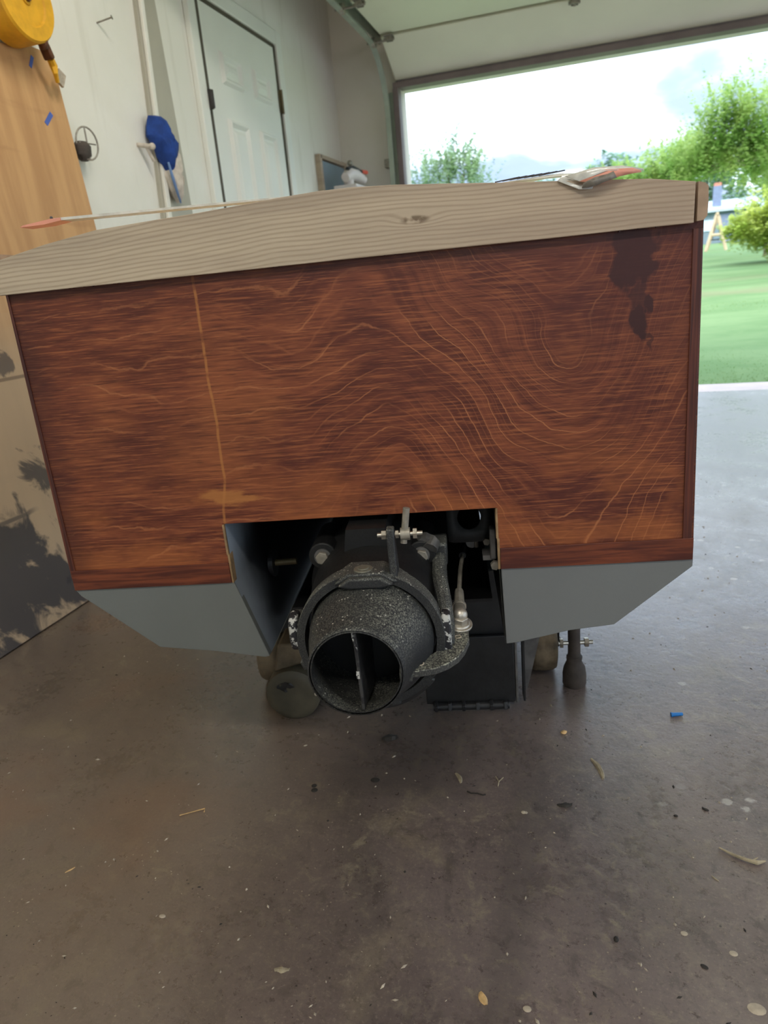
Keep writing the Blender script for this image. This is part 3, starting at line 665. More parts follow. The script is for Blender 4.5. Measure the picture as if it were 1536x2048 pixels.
for s, x0, x1 in ((-1, -.4605, -.452), (1, .4425, .4545)):
    obj('edge_strip', MB().prism([(x0, .45), (x1, .45), (x1 - .003, .871), (x0 - (.003 if s > 0 else -.002), .871)], xz(0), -.002, 0), M_estrip, bo, smooth=0, bevel=.0008)
LK = [(-.460, .4330), (-.4535, .4225), (-.415, .390), (-.344, .3290), (-.256, .3180), (-.178, .304), (-.171, .306), (-.2085, .4330)]
RK = [(.190, .4330), (.1935, .3105), (.210, .3120), (.287, .3285), (.351, .3350), (.4585, .4215), (.4590, .4330)]
M_greyR = plain('grey_hull_paint_satin', lin(116, 119, 119), .36, 0, .04, 5, .06, 120)
obj('transom_skirt', MB().prism(LK, xz(0), .0005, T), M_grey, bo, smooth=0, bevel=.0012)
obj('transom_skirt', MB().prism(RK, xz(0), .0005, T), M_greyR, bo, smooth=0, bevel=.0012)
# hull halves lofted forward
def lf(sec, mat, name, ys_, solid=.008):
    rg = []
    for (y, wf_, up__) in ys_:
        rg.append([Vector((x * wf_, y, z + up__ * (1 - (z - .3) / .62))) for x, z in sec])
    return obj(name, MB().rings(rg, False), mat, bo, smooth=30)
ST = [(T, .999, 0), (.6, .999, 0), (1.2, .93, .02), (1.7, .68, .10), (2.05, .32, .24), (2.2, .04, .36)]
lf([(-.459, .90), (-.460, .433)], M_side, 'hull_side', ST); lf([(.4535, .90), (.4585, .433)], M_side, 'hull_side', ST)
lf([(-.460, .433), (-.4535, .4225), (-.344, .329), (-.256, .318), (-.172, .304)], M_grey, 'hull_bottom', ST)
lf([(.4585, .433), (.4585, .4215), (.351, .335), (.287, .3285), (.194, .311)], M_grey, 'hull_bottom', ST)
lf([(-.172, .304), (.194, .311)], M_grey, 'keel_plate', [(.78, .999, 0), (1.2, .93, .02), (1.7, .68, .10), (2.05, .32, .24), (2.2, .04, .36)])
# tunnel round the pump
def quad(name, a, b, c, d, mat):
    return obj(name, MB().add([a, b, c, d], [(0, 1, 2, 3)]), mat, bo, solid=.006)
tw = MB(); rg = []
for y in (0.002, .2, .45, .8):
    rg.append([Vector((-.2085, y, .5255)), Vector((-.2080, y, .433)), Vector((-.1725, y, .3045))])
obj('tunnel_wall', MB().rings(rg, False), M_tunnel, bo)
rg = [[Vector((.1880, y, .5255)), Vector((.1885, y, .433)), Vector((.1925, y, .311))] for y in (.002, .2, .45, .8)]
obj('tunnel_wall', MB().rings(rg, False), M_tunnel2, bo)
obj('dark_underplate', MB().box((.008, .47, .309), (.35, .62, .006)), M_blk2, bo)  # black plate added below the pump so the tunnel gap stays dark
obj('tunnel_roof', MB().box((-.01, .4, .529), (.398, .77, .005)), M_blk2, bo)
obj('bulkhead', MB().box((-.01, .79, .43), (.40, .012, .25)), M_blk2, bo)
# chipped plywood edge of the notch
for (xa, za, xb, zb) in ((-.2112, .525, -.2098, .478), (-.2103, .478, -.2088, .433), (.1862, .525, .1873, .48), (.1870, .48, .1884, .433)):
    obj('raw_edge', MB().box(((xa + xb) / 2, .006, (za + zb) / 2), (.0028, .015, za - zb)).wobble(.0012, 150), M_raw, bo)
# pine crossbeam
CAMB = Vector((.131, -.97, .84)); FY = -.012
def sh_(x, z): k = (FY + .97) / .97; return (.131 + (x - .131) * k, .84 + (z - .84) * k)
top = [(-.475, .908), (-.455, .915), (-.39, .928), (-.317, .9392), (-.25, .9432), (-.174, .9472), (-.12, .951), (-.074, .9545), (-.02, .9575), (.022, .958), (.08, .9555), (.14, .951), (.208, .9455), (.30, .939), (.387, .9325), (.4412, .9242)]
bot = [(.4408, .8775), (.36, .8770), (.28, .8757), (.15, .8750), (0, .8740), (-.15, .8725), (-.30, .8715), (-.475, .8700)]
obj('crossbeam', MB().prism([sh_(*p) for p in top + bot], xz(FY), 0, .034), M_pine, bo, smooth=0, bevel=.0008)
# gunwales: rounded strips running forward along each side
for s in (-1, 1):
    rg = []
    for (y, wf_, up__) in [(FY + .0005, 1, 0), (.6, 1, 0), (1.2, .93, .004), (1.7, .68, .02), (2.05, .32, .05), (2.2, .05, .07)]:
        xo = (.4525 if s > 0 else -.4735) * wf_; w2 = .0135
        xi = (.4405 if s > 0 else -.4635) * wf_
        cs_ = [(xi, .8785), (xo - s * .004, .8795), (xo, .884), (xo + s * .0005, .90), (xo, .917), (xo - s * .004, .921), (xi, .923)]
        rg.append([Vector((a, y, b + up__)) for a, b in cs_])
    obj('gunwale', MB().rings(rg, True, (True, True)), plain('pine_end_grain', lin(170, 144, 120), .65, 0, .1, 60), bo, smooth=50)
rg = []
for (y, wf_, up__) in [(.02, 1, 0), (.6, 1, 0), (1.2, .93, .004), (1.7, .68, .02), (2.05, .32, .05), (2.2, .05, .07)]:
    rg.append([Vector((x * wf_, y, z - .006 + up__)) for x, z in top])
obj('deck', MB().rings(rg, False), M_deck, bo)
# frayed stain and glue along the underside of the beam
fz = MB()
for i in range(60):
    x = -.45 + .89 * random.random(); zb = .8712 + (x + .475) * .0075; s = .0012 + .002 * random.random()
    fz.box((x, -.008, zb + .0005), (s * 3, .006, s), Matrix.Rotation(random.random() - .5, 3, 'Y'))
obj('glue_bead', fz, M_trdark, bo, kind='stuff')

# ------------------------------------------------------------------ jet pump
jp = root('jet_pump', (.005, 0, .30), True, 'dusty black jet pump with round steering nozzle in the transom notch', 'pump')
PX, PZ = .008, .394
# steering nozzle: one thin-walled turned shell
np_ = [(-.2050, .0602, -.011, -.003), (-.1990, .0612, -.010, -.002), (-.188, .0640, -.008, -.001), (-.176, .0675, -.006, 0), (-.162, .0735, -.003, 0), (-.148, .0785, -.001, 0), (-.132, .0825, .001, 0), (-.112, .0845, .001, 0), (-.088, .0850, 0, 0), (-.060, .0845, 0, 0)]
ni = [(p[0], p[1] - .0035, p[2], p[3]) for p in np_][::-1]
nz = MB().lathe_y([(-.2062, .0580, -.011, -.003)] + np_ + ni + [(-.2055, .0550, -.011, -.003)], PX, PZ, 72)
noz = obj('steering_nozzle', nz, M_blackdust, jp, smooth=50)
fin = MB().add([Vector(v) for v in ((-.0045, -.196, PZ + .054), (-.0015, -.200, PZ - .059), (-.001, -.10, PZ - .076), (-.001, -.10, PZ + .076))] + [Vector(v) for v in ((.0005, -.196, PZ + .054), (.0025, -.200, PZ - .059), (.006, -.10, PZ - .076), (.006, -.10, PZ + .076))], [(0, 1, 2, 3), (4, 7, 6, 5), (0, 4, 5, 1), (1, 5, 6, 2), (2, 6, 7, 3), (3, 7, 4, 0)])
obj('vane', fin, M_fin, noz, smooth=0, bevel=.0008)
obj('chipped_edge', MB().tube([(-.0030, -.1965, PZ + .050), (-.0032, -.197, PZ + .040), (-.0015, -.197, PZ + .028), (.0000, -.1975, PZ + .022)], [.0022, .0012, .0022, .0010], 8).wobble(.0012, 300), M_worn, noz)
obj('chip_mark', MB().box((-.002, -.198, PZ - .010), (.004, .002, .010)), M_worn, noz)
obj('inner_cone', MB().lathe_y([(-.060, .083), (-.02, .060), (.03, .040)], PX, PZ, 40).sphere((PX + .028, -.05, PZ - .03), .014, 12, 8), M_blk2, noz)
# trim ring with boss
def ringband(y0, y1, ro, ri, n=64, flat=0):
    rg = []
    for (y, r) in ((y0, ri), (y0, ro), (y0 + .002, ro + .0012), (y1 - .004, ro), (y1, ro - .004), (y1, ri), (y0, ri)):
        rg.append([Vector((PX + r * math.cos(2 * math.pi * k / n), y, PZ + r * math.sin(2 * math.pi * k / n))) for k in range(n)])
    return MB().rings(rg, True)
rgo = obj('trim_ring', ringband(-.131, -.097, .0975, .0875), M_blackdust2, jp, smooth=40)
bs_ = MB().prism([(-.040, .084), (-.028, .0935), (-.021, .0985), (.024, .0985), (.031, .0935), (.044, .084)], lambda u, v, d: Vector((PX + u, d, PZ + v)), -.136, -.092)
bs_.prism([(-.034, .084), (-.018, .095), (.022, .095), (.038, .084), (.022, .080), (-.018, .080)], lambda u, v, d: Vector((PX + u, d, PZ + v)), -.144, -.130)
obj('boss', bs_, M_blackdust2, rgo, bevel=.003, seg=3)
bt = MB().cyl((PX - .001, -.122, PZ + .098), (PX - .001, -.122, PZ + .1005), .0125, n=28).cyl((PX - .001, -.122, PZ + .1005), (PX - .001, -.122, PZ + .1020), .0085, .0075, n=24)
obj('pivot_bolt', bt, plain('grey_bolt', lin(120, 118, 106), .5, .4, .15, 200), rgo, bevel=.0008)
for a0 in (200, 222, 250, 285, 318): obj('ring_rib', MB().box((PX + .098 * math.cos(R(a0)), -.114, PZ + .098 * math.sin(R(a0))), (.010, .030, .014), Matrix.Rotation(-R(a0), 3, 'Y')), M_blackdust2, rgo, bevel=.002)
# lever fin on top of the ring, with its cross bolt
lv = MB().prism([(-.130, .082), (-.094, .082), (-.094, .106), (-.100, .122), (-.102, .144), (-.110, .152), (-.120, .150), (-.123, .134), (-.122, .112)], lambda u, v, d: Vector((PX + .0375 + d, u, PZ + v)), -.005, .005)
lv.prism([(-.020, .080), (.0, .096), (.005, .103), (.006, .080)], lambda u, v, d: Vector((PX + .0375 + u, d, PZ + v)), -.127, -.093).prism([(-.006, .080), (-.005, .096), (.018, .078), (.016, .074)], lambda u, v, d: Vector((PX + .0375 + u, d, PZ + v)), -.127, -.093)
lvo = obj('trim_lever', lv, M_blackdust2, rgo, bevel=.002)
def hexb(mb, c, ax_, r, h_): c = Vector(c); return mb.cyl(c, c + Vector(ax_) * h_, r, n=6)
zb = PZ + .140
obj('cross_bolt', hexb(MB(), (PX + .0315, -.110, zb), (-1, 0, 0), .0062, .006).cyl((PX + .02, -.110, zb), (PX + .078, -.110, zb), .003, n=12), M_steel, lvo)
obj('nut', hexb(MB(), (PX + .0435, -.110, zb), (1, 0, 0), .0055, .004), M_steel, lvo)
obj('nut', hexb(MB(), (PX + .066, -.110, zb), (1, 0, 0), .0072, .005), M_steel, lvo)
obj('cable_end', MB().cyl((PX + .053, -.1110, zb - .012), (PX + .060, -.108, zb + .034), .0045, n=10).cyl((PX + .050, -.110, zb), (PX + .062, -.110, zb), .0082, n=14), M_boltdull, lvo)
# pump housing
hs = MB().lathe_y([(-.088, .070), (-.086, .083), (-.05, .090), (-.02, .097), (.03, .099), (.04, .106), (.06, .106), (.07, .100), (.30, .104), (.70, .105)], PX - .002, PZ + .002, 56, (True, False))
hs.prism([(-.040, .08), (-.034, .122), (.022, .122), (.030, .08)], lambda u, v, d: Vector((PX + u, d, PZ + v)), -.03, .2)
hso = obj('pump_housing', hs, M_blk2, jp, smooth=35)
for (bx, bz, r_) in ((-.069, .466, .0098), (.076, .4605, .0102)):
    obj('ear', MB().cyl((bx, .002, bz), (bx, .10, bz), .021, n=20).prism([(bx - .018, bz), (bx + .018, bz), (bx * .6 + .015, bz - .05), (bx * .6 - .015, bz - .05)], lambda u, v, d: Vector((u, d, v)), .01, .06), M_blk2, hso, bevel=.002)
    obj('washer', MB().cyl((bx, .002, bz), (bx, -.001, bz), .0125, n=22), M_cartgrey, hso)
    obj('hex_bolt', hexb(MB(), (bx, -.001, bz), (0, -1, 0), r_, .007), M_boltdull, hso, bevel=.0008)
obj('spring_washer', MB().cyl((.082, .006, .472), (.084, .02, .476), .014, n=18).cyl((.090, .0, .470), (.096, .012, .478), .010, n=12).wobble(.003, 120), M_cartgrey, hso)
# reverse-gate arms either side of the ring
pdl = MB()
def pad(mb, x, y0, y1, z0, z1, t_):
    pts = []
    for k in range(20):
        a = 2 * math.pi * k / 20; cy_, cz_ = (y0 + y1) / 2, (z0 + z1) / 2
        c_, s_ = math.cos(a), math.sin(a)
        pts.append((cy_ + (y1 - y0) / 2 * math.copysign(abs(c_) ** .6, c_), cz_ + (z1 - z0) / 2 * math.copysign(abs(s_) ** .6, s_)))
    return mb.prism(pts, lambda u, v, d: Vector((d, u, v)), x, x + t_)
obj('side_pad', pad(MB(), PX - .1085, -.128, -.092, .379, .431, .012), M_worn, jp, bevel=.003)
obj('pad_arm', MB().box((PX - .104, -.100, .405), (.012, .05, .030)), M_blackdust2, jp, bevel=.003)
ga = MB().tube([(PX + .094, .02, .452), (PX + .093, -.03, .436), (PX + .099, -.07, .418), (PX + .1005, -.10, .395), (PX + .100, -.112, .375)], [.011, .011, .010, .011, .010], 10)
obj('gate_arm', ga, M_blackdust2, jp)
obj('side_pad', pad(MB(), PX + .0945, -.128, -.096, .362, .425, .012), M_worn, jp, bevel=.003)
obj('gate_lug', MB().box((PX + .093, .035, .455), (.026, .05, .035)), M_blackdust2, jp, bevel=.004)
# lower gate shell under the nozzle
rg = []
for (y, r) in ((-.125, .088), (-.125, .095), (-.05, .103), (-.05, .096)):
    rg.append([Vector((PX + r * math.cos(a), y, PZ - .012 + r * math.sin(a))) for a in [R(195 + 150 * k / 30) for k in range(31)]])
rg.append(rg[0]); obj('lower_shell', MB().rings(rg, False), M_black, jp)
# curved steering arm
arm = [(.052, -.181), (.072, -.179), (.093, -.174), (.109, -.163), (.122, -.147), (.131, -.127), (.1375, -.101), (.1375, -.072), (.134, -.062), (.124, -.058), (.114, -.066), (.1125, -.082), (.108, -.104), (.099, -.124), (.089, -.136), (.078, -.1435), (.064, -.1465), (.052, -.146)]
ao = obj('steering_arm', MB().prism(arm, lambda u, v, d: Vector((u, v, d)), .366, .3755).prism([(.048, -.185), (.064, -.182), (.058, -.150), (.046, -.140)], lambda u, v, d: Vector((u, v, d)), .362, .3765), M_arm, jp, bevel=.0012)
def ringm(x, y, r, z=.3760):
    return MB().tube([(x + r * math.cos(a), y + r * math.sin(a), z) for a in [2 * math.pi * k / 20 for k in range(21)]], .0009, 6)
for (x, y) in ((.1225, -.0945), (.0735, -.1625)): obj('mould_mark', ringm(x, y, .0042), M_pebble, ao)
tl = Matrix.Rotation(R(12), 3, 'X') @ Matrix.Rotation(R(6), 3, 'Y'); jc = Vector((.1255, -.064, .3780)); ja = tl @ Vector((0, 0, 1))
obj('washer', MB().cyl(jc, jc + ja * .0035, .0180, n=30).cyl(jc + ja * .0035, jc + ja * .006, .0150, .013, n=28), M_zinc, ao, bevel=.0008)
obj('nut', MB().cyl(jc + ja * .005, jc + ja * .015, .0112, n=6), M_zinc, ao, bevel=.001)
obj('ball_joint', MB().sphere(jc + ja * .016 + Vector((0, .004, 0)), .0105, 16, 10).cyl(jc + ja * .014, jc + Vector((.001, .034, .014)), .0095, .0085, n=16).cyl(jc + Vector((.001, .030, .013)), jc + Vector((.001, .034, .014)), .0102, n=18), M_zinc, ao)
obj('rod_sleeve', MB().cyl(jc + Vector((.001, .033, .014)), jc + Vector((.002, .070, .020)), .0080, .0066, n=8), M_boltdull, ao)
cb_ = root('steering_cable', (.128, .0, .39), True, 'black steering cable running forward from the ball joint into the tunnel', 'cable')
obj('inner_rod', MB().tube([(.1275, .006, .398), (.131, .07, .404), (.136, .13, .405)], .0034, 8), M_boltdull, cb_)
obj('cable_jacket', MB().tube([(.136, .13, .405), (.142, .22, .405), (.150, .40, .41), (.150, .775, .42)], .006, 10), M_black, cb_)
# fittings inside the tunnel
ib = root('tunnel_bracket', (.16, .16, .42), True, 'black drilled bracket plate high in the right of the dark tunnel', 'bracket')
n = 24; hole = [(.150 + .019 * math.cos(2 * math.pi * k / n), .470 + .021 * math.sin(2 * math.pi * k / n)) for k in range(n)]
outr = []
for k in range(n):
    a = 2 * math.pi * k / n; outr.append((.150 + .036 * max(-1, min(1, 1.35 * math.cos(a))), .475 + .047 * max(-1, min(1, 1.35 * math.sin(a)))))
vs = [Vector((x, .13, z)) for x, z in hole] + [Vector((x, .13, z)) for x, z in outr]
obj('plate', MB().add(vs, [(k, (k + 1) % n, n + (k + 1) % n, n + k) for k in range(n)]), plain('dull_dark_plate', lin(52, 52, 52), .6, .1), ib, solid=.005)
for (x, z) in ((.176, .43), (.176, .50)): obj('bolt', hexb(MB(), (x, .126, z), (0, -1, 0), .006, .006), M_boltdull, ib)
db = root('drain_fitting', (-.17, .16, .40), True, 'small brass tipped through-hull fitting on the left tunnel wall', 'fitting')
obj('flange', MB().cyl((-.196, .17, .395), (-.188, .17, .395), .024, n=20), M_black, db); obj('stem', MB().cyl((-.189, .17, .395), (-.150, .17, .396), .006, n=12), M_bronze, db)
lb_ = root('side_latch', (.18, .06, .44), True, 'small grey metal clip on the right tunnel wall', 'clip')
obj('plate', MB().box((.1825, .06, .452), (.009, .018, .05)), M_cartgrey, lb_, bevel=.002); obj('screw', hexb(MB(), (.184, .05, .420), (0, -1, 0), .007, .008), M_boltdull, lb_); obj('tab', MB().box((.176, .08, .425), (.018, .03, .008)), M_cartgrey, lb_)
rb_ = root('hose_clamp', (.14, .14, .40), True, 'tiny bright clamp screw on a dark hose behind the ball joint', 'clamp')
obj('band', MB().cyl((.153, .15, .420), (.153, .17, .420), .010, n=18), M_cartgrey, rb_); obj('screw', MB().cyl((.160, .148, .412), (.160, .148, .424), .0035, n=8), M_steel, rb_); obj('hose', MB().tube([(.153, .17, .420), (.155, .4, .43), (.155, .78, .44)], .009, 10), M_black, rb_)

# ------------------------------------------------------------------ steel cart under the hull
ct = root('boat_cart', (0, .5, 0), True, 'low black steel cart on casters carrying the hull', 'cart')
obj('end_plate', MB().box((.137, .308, .088), (.180, .008, .150)), M_cart, ct, bevel=.002)
obj('end_plate', MB().box((.231, .330, .085), (.005, .05, .150)), M_cartgrey, ct, bevel=.001)
fb = MB().cyl((.060, .300, .010), (.214, .300, .010), .0085, n=12)
for k in range(6): fb.box((.066 + k * .028, .296, .0125), (.007, .016, .015), Matrix.Rotation(.3 * (-1) ** k, 3, 'X'))
obj('foot_bar', fb, plain('black_ribbed_bar', lin(44, 44, 46), .45, .2, .2, 60), ct, bevel=.001)
obj('gap_blocker', MB().box((.145, .415, .220), (.20, .19, .156)), M_cart, ct, bevel=.004)  # black box added behind the end plate to block the lit floor
obj('side_strap', MB().box((.246, .325, .085), (.004, .03, .15)), M_cart, ct)
obj('gusset', MB().prism([(.252, .150), (.286, .150), (.256, .020), (.250, .012)], xz(.345), 0, .005), M_cartgrey, ct)
fm = MB()
for y in (.40, 1.3): fm.box((0, y, .175), (.60, .05, .045))
for x in (-.27, .27): fm.box((x, .85, .175), (.05, .95, .045))
fm.box((0, .85, .175), (.05, .95, .04))
obj('frame', fm, M_cart, ct, bevel=.003)
for (x, y) in ((-.30, .46), (.30, .46), (-.28, 1.25), (.28, 1.25)):
    zt = .325 if y < .8 else .335
    obj('bunk_post', MB().box((x * .92, y, (.19 + zt) / 2), (.04, .06, zt - .19)), M_cart, ct)
    cw = obj('caster', MB().prism([(y - .03, .158), (y + .03, .158), (y + .012, .055), (y - .012, .055)], lambda u, v, d: Vector((d, u, v)), x - .036, x - .032).prism([(y - .03, .158), (y + .03, .158), (y + .012, .055), (y - .012, .055)], lambda u, v, d: Vector((d, u, v)), x + .032, x + .036).box((x, y, .157), (.075, .08, .006)), M_cart, ct)
    pr_ = [(-.028, .052), (-.026, .060), (-.018, .0645), (0, .0655), (.018, .0645), (.026, .060), (.028, .052), (.028, .015), (-.028, .015), (-.028, .052)]
    obj('wheel', MB().rings([[Vector((x + u, y + r * math.cos(2 * math.pi * k / 28), .0655 + r * math.sin(2 * math.pi * k / 28))) for k in range(28)] for u, r in pr_], True), M_tyre, cw, smooth=50)
    obj('axle', MB().cyl((x - .04, y, .065), (x + .04, y, .065), .007, n=8), M_boltdull, cw)
obj('leg', MB().cyl((.357, .384, .065), (.357, .384, .20), .013, .012, n=14).cyl((.357, .384, .16), (.357, .384, .175), .017, n=6), M_rubber, ct)
obj('leg_bracket', MB().box((.32, .385, .178), (.10, .03, .03)), M_cart, ct, bevel=.002)
ft = [(.0, .022), (.006, .0250), (.026, .0248), (.042, .0215), (.056, .0150), (.062, .0160), (.067, .0160), (.070, .011)]
obj('rubber_foot', MB().rings([[Vector((.357 + r * math.cos(2 * math.pi * k / 22), .384 + r * math.sin(2 * math.pi * k / 22), z)) for k in range(22)] for z, r in ft], True, (True, True)).wobble(.0015, 60), M_rubber, ct)
obj('clamp_bolt', MB().cyl((.325, .384, .098), (.395, .384, .098), .0045, n=8).cyl((.378, .384, .098), (.386, .384, .098), .010, n=6).cyl((.328, .384, .098), (.334, .384, .098), .010, n=6), M_steel, ct)
# big dirty roller lying in front of the left casters
ro = root('steel_roller', (-.224, .34, 0), True, 'dirty brown steel roller with rounded end under the left of the pump', 'roller')
RX, RZ = -.224, .0565
obj('drum', MB().lathe_y([(.281, .0), (.281, .040), (.2825, .050), (.287, .0555), (.295, .0565), (.43, .0565), (.44, .05), (.44, 0)], RX, RZ, 44), M_roller, ro)
obj('yoke', MB().prism([(-.262, .100), (-.246, .165), (-.165, .165), (-.168, .108), (-.205, .118)], xz(.30), 0, .10), M_rust, ro, bevel=.006)
obj('grease_cap', MB().cyl((RX + .05, .2825, RZ + .005), (RX + .05, .279, RZ + .005), .004, n=10), M_pebble, ro)
obj('grease_patch', MB().sphere((RX - .012, .2808, RZ + .022), .018, 14, 8, (1, .05, .6)).wobble(.004, 120), M_black, ro)

# ------------------------------------------------------------------ packets lying on the deck
def crumple(q, a=.0012, s=60, sd=1): return q.wobble(a, s, sd)
p1 = root('packet_strip', (-.3, .06, .958), True, 'long flat clear packet with a coral card end over the left of the beam', 'packet')
obj('film', crumple(MB().prism([(-.40, .9615), (-.395, .9650), (-.30, .9642), (-.06, .9615), (.02, .9600), (.02, .9590), (-.06, .9595), (-.30, .9610)], xz(0), .050, .078), .0005, 60), M_film, p1)
obj('card_end', crumple(MB().prism([(-.445, .9572), (-.44, .9595), (-.40, .9640), (-.385, .9645), (-.385, .9610), (-.41, .9580)], xz(0), .048, .080), .0004, 50), M_coral, p1)
obj('rivet', MB().sphere((-.398, .050, .9655), .0022, 8, 6), M_ink, p1)
p2 = root('packet_strip', (.31, .0, .935), True, 'crumpled clear packet with coral card end drooping over the right of the beam', 'packet')
def pq(pts, y0, y1, name, mat, t_=.0012, amp=.0012, sd=2):
    return obj(name, crumple(MB().prism(pts, xz(0), y0, y1), amp, 70, sd), mat, p2)
q = MB()
def patch(name, grid, mat, th=.0010):
    rg = [[Vector(p) for p in row] for row in grid]; return obj(name, MB().rings(rg, False), mat, p2, solid=th, smooth=20)
patch('film', [[(.275, -.016, .9395), (.300, -.018, .9275), (.315, -.020, .9265)], [(.285, .010, .9470), (.305, .012, .9480), (.330, .012, .9490)], [(.215, .060, .952), (.29, .06, .9560), (.345, .060, .9560)], [(.20, .12, .9500), (.28, .12, .9580), (.35, .12, .9570)]], M_film)
patch('card_end', [[(.300, -.020, .9355), (.330, -.024, .9450), (.362, -.018, .9445), (.374, -.008, .9420)], [(.325, -.024, .9300), (.345, -.022, .9360), (.362, -.016, .9385), (.376, -.006, .9400)]], M_coral)
patch('film', [[(.285, -.010, .9440), (.318, -.012, .9500), (.352, -.010, .9492), (.378, -.002, .9445)], [(.300, -.020, .9358), (.330, -.0245, .9440), (.358, -.018, .9440), (.379, -.004, .9425)], ], M_film)
patch('grey_insert', [[(.302, -.0235, .9275), (.318, -.0255, .9285), (.334, -.025, .9330), (.343, -.023, .9350)], [(.304, -.0225, .9330), (.317, -.0245, .9380), (.332, -.0245, .9400), (.339, -.023, .9425)]], M_greycard)
for k in range(7): obj('printed_line', MB().box((.222 + k * .0095, .06, .9545 + k * .0004), (.0022, .04, .0012), Matrix.Rotation(.8, 3, 'Z')), M_ink, p2)
obj('flap', MB().box((.195, .09, .9505), (.05, .05, .0016)).box((.178, .085, .9508), (.012, .04, .003)), M_greycard, p2)

# ------------------------------------------------------------------ litter on the floor
def litter(name, label, cat, x, y, mb, mat, rz=0, group=None):
    o = obj(name, mb, mat); o.location = (x, y, 0); o.rotation_euler = (0, 0, rz); return tag(o, label, cat, group)
litter('plug', 'small bright blue plastic plug on the floor at right', 'plug', .138, 1.283, MB().cyl((-.010, 0, .004), (.010, 0, .004), .0038, .0032, 12).cyl((-.012, 0, .004), (-.009, 0, .004), .0045, n=12), M_plug, .25)
def chip(L, W, H_, seed, curl=0):
    q = MB(); n = 8; rg = []
    for i in range(n + 1):
        f = i / n; w_ = W * (.35 + .65 * math.sin(math.pi * (f * .9 + .05))) / 2; xx = (f - .5) * L; yy = curl * L * (f - .5) ** 2 * 4
        h_ = H_ * (.5 + .5 * math.sin(math.pi * f))
        rg.append([Vector((xx, yy - w_, .0004)), Vector((xx, yy - w_ * .5, h_)), Vector((xx, yy + w_ * .5, h_ * .8)), Vector((xx, yy + w_, .0004))])
    return q.rings(rg, True, (True, True)).wobble(H_ * .25, 120, seed)
litter('wood_chip', 'orange and white wood chip on the floor below the cart', 'chip', -.070, 1.196, chip(.012, .010, .006, 1), M_chip, .6)
litter('dry_leaf', 'upright slender curled dry leaf on the bare floor right of centre', 'leaf', -.004, 1.10, chip(.055, .009, .005, 2, .08), M_leafdry, 1.95)
litter('twig', 'long pale twig near the right edge of the photo', 'twig', .196, .930, MB().tube([(-.030, .012, .003), (-.012, .002, .003), (.006, -.005, .004), (.018, -.007, .004), (.030, .0, .003)], [.0012, .0022, .0026, .0034, .0012], 7).tube([(.012, -.005, .004), (.020, .001, .006)], [.0016, .0008], 6), M_leafdry, -.05)
litter('bark_scrap', 'small dark shredded scrap left of the dry leaf tip', 'scrap', -.058, .996, chip(.024, .012, .004, 3, .1).wobble(.002, 300, 5), M_debdark, .2)
litter('pebble', 'pale pebble left of the dark shredded scrap', 'pebble', -.122, .966, MB().sphere((0, 0, .002), .0040, 8, 6, (1, .8, .6)).sphere((.004, .001, .0015), .003, 8, 6, (1, 1, .5)), M_pebble)
litter('wood_chip', 'triangular golden wood chip at the bottom of the photo', 'chip', -.137, .638, chip(.017, .010, .004, 7), M_chip, 2.1)
litter('pebble', 'dark round pebble in the lower right of the floor', 'pebble', .019, .754, MB().sphere((0, 0, .003), .0034, 10, 7, (1, 1.2, .9)), M_debdark)
litter('flat_scrap', 'dark oval scrap low on the right side of the floor', 'scrap', .123, .738, MB().sphere((0, 0, .0008), .0050, 10, 6, (1, .6, .15)), M_debdark, -.5)
litter('paint_fleck', 'pale round fleck at the bottom right of centre', 'fleck', -.084, .637, MB().sphere((0, 0, .0002), .0052, 12, 6, (1, .8, .10)), M_pebble)
litter('paint_fleck', 'large pale round fleck in the bottom right corner', 'fleck', .174, .694, MB().sphere((0, 0, .0002), .0085, 12, 6, (1.2, .9, .07)), M_pebble)
litter('paint_fleck', 'pale round fleck above the bottom right corner', 'fleck', .160, .765, MB().sphere((0, 0, .0002), .0052, 12, 6, (1, .8, .08)), M_pebble)
litter('paint_fleck', 'small pale fleck left of the dark oval scrap', 'fleck', .104, .783, MB().sphere((0, 0, .0002), .0046, 12, 6, (1, .8, .08)), M_pebble)
litter('dry_leaf', 'short curled tan leaf left of the forked straw', 'leaf', -.240, 1.034, chip(.028, .008, .003, 9, .1), M_leafdry, 2.1)
litter('straw', 'small forked dry straw below the cart foot bar', 'straw', -.171, 1.034, MB().tube([(0, -.012, .002), (0, 0, .002), (-.007, .012, .002)], .0010, 6).tube([(0, 0, .002), (.006, .012, .002)], .0010, 6), M_leafdry)
litter('string_scrap', 'thin dark wavy string scrap left of the forked straw', 'scrap', -.207, .998, MB().tube([(-.014, .003, .001), (-.006, -.001, .0015), (.004, .001, .001), (.014, -.002, .0015), (.018, .001, .001)], .0012, 6), M_debdark)
litter('tar_lump', 'dark crumpled tar lump on the floor below the nozzle', 'lump', -.395, 1.125, chip(.030, .022, .007, 11).wobble(.003, 150, 3), M_debdark, .4)
litter('straw', 'bent golden straw in the middle left of the floor', 'straw', -.673, .866, MB().tube([(-.022, -.013, .0015), (.014, .011, .0015), (.017, .003, .0015)], .0010, 6), M_chip)
litter('dry_seed', 'frayed pale seed husk low in the centre left', 'seed', -.398, .621, chip(.020, .007, .004, 13).wobble(.002, 350, 2), M_leafdry, .2)
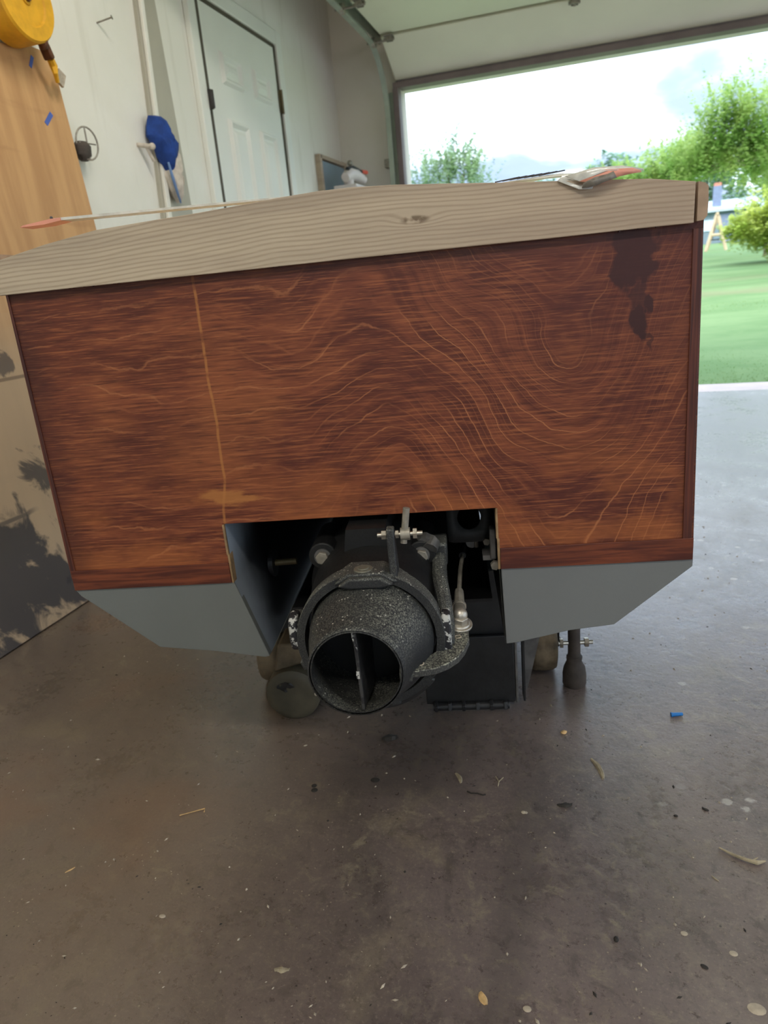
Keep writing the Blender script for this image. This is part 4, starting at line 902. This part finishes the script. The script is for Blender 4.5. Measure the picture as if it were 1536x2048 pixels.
litter('paint_fleck', 'pale chalky fleck in the lower left of the floor', 'fleck', -.606, .663, MB().sphere((0, 0, .0004), .005, 9, 6, (1.1, .7, .2)), M_pebble)
litter('flat_scrap', 'small dark bead farther right of the shredded scrap', 'scrap', .112, 1.003, MB().sphere((0, 0, .001), .0035, 8, 6, (1, .7, .5)), M_debdark)
litter('flat_scrap', 'dark bead just above the small dark bead at right', 'scrap', .158, 1.026, MB().sphere((0, 0, .001), .0048, 8, 6, (1.2, .6, .3)), M_debdark, -.4)
litter('wood_sliver', 'short pale sliver lying below the long twig', 'sliver', .154, .885, chip(.012, .003, .0015, 4), M_leafdry, -.8)
litter('wood_sliver', 'short tan sliver near the left edge of the floor', 'sliver', -.806, .710, chip(.016, .003, .002, 6), M_chip, 1.0)
litter('grease_blob', 'two joined black grease drips below the steel roller', 'grease', -.486, .957, MB().sphere((0, 0, .0005), .006, 10, 6, (1, 1, .15)).sphere((-.005, .011, .0005), .005, 10, 6, (1, 1, .15)), M_debdark)
litter('grease_blob', 'flat dark grease spot right of the joined drips', 'grease', -.387, 1.002, MB().sphere((0, 0, .0003), .007, 12, 6, (1.2, 1, .08)), M_debdark)
gt = MB(); gt2 = MB()
for i in range(2600):
    x = -1.3 + 3.0 * random.random(); y = .45 + 2.6 * random.random() ** 1.4; s = .0006 + .0016 * random.random() ** 3
    q = gt if random.random() < .75 else gt2
    a = random.random() * 3; st = 1 + 2 * random.random()
    q.add([Vector((x + math.cos(a) * s * st, y + math.sin(a) * s * st, 0.0002)), Vector((x - math.sin(a) * s, y + math.cos(a) * s, .0002)), Vector((x - math.cos(a) * s * st, y - math.sin(a) * s * st, .0002)), Vector((x + math.sin(a) * s, y - math.cos(a) * s, .0002)), Vector((x, y, s * 1.2))], [(0, 1, 4), (1, 2, 4), (2, 3, 4), (3, 0, 4)])
tag(obj('sawdust_grit', gt, M_pebble, smooth=0), 'fine pale sawdust and grit scattered over the concrete', 'grit', kind='stuff')
tag(obj('dark_grit', gt2, M_debdark, smooth=0), 'fine dark grit scattered over the concrete', 'grit', kind='stuff')
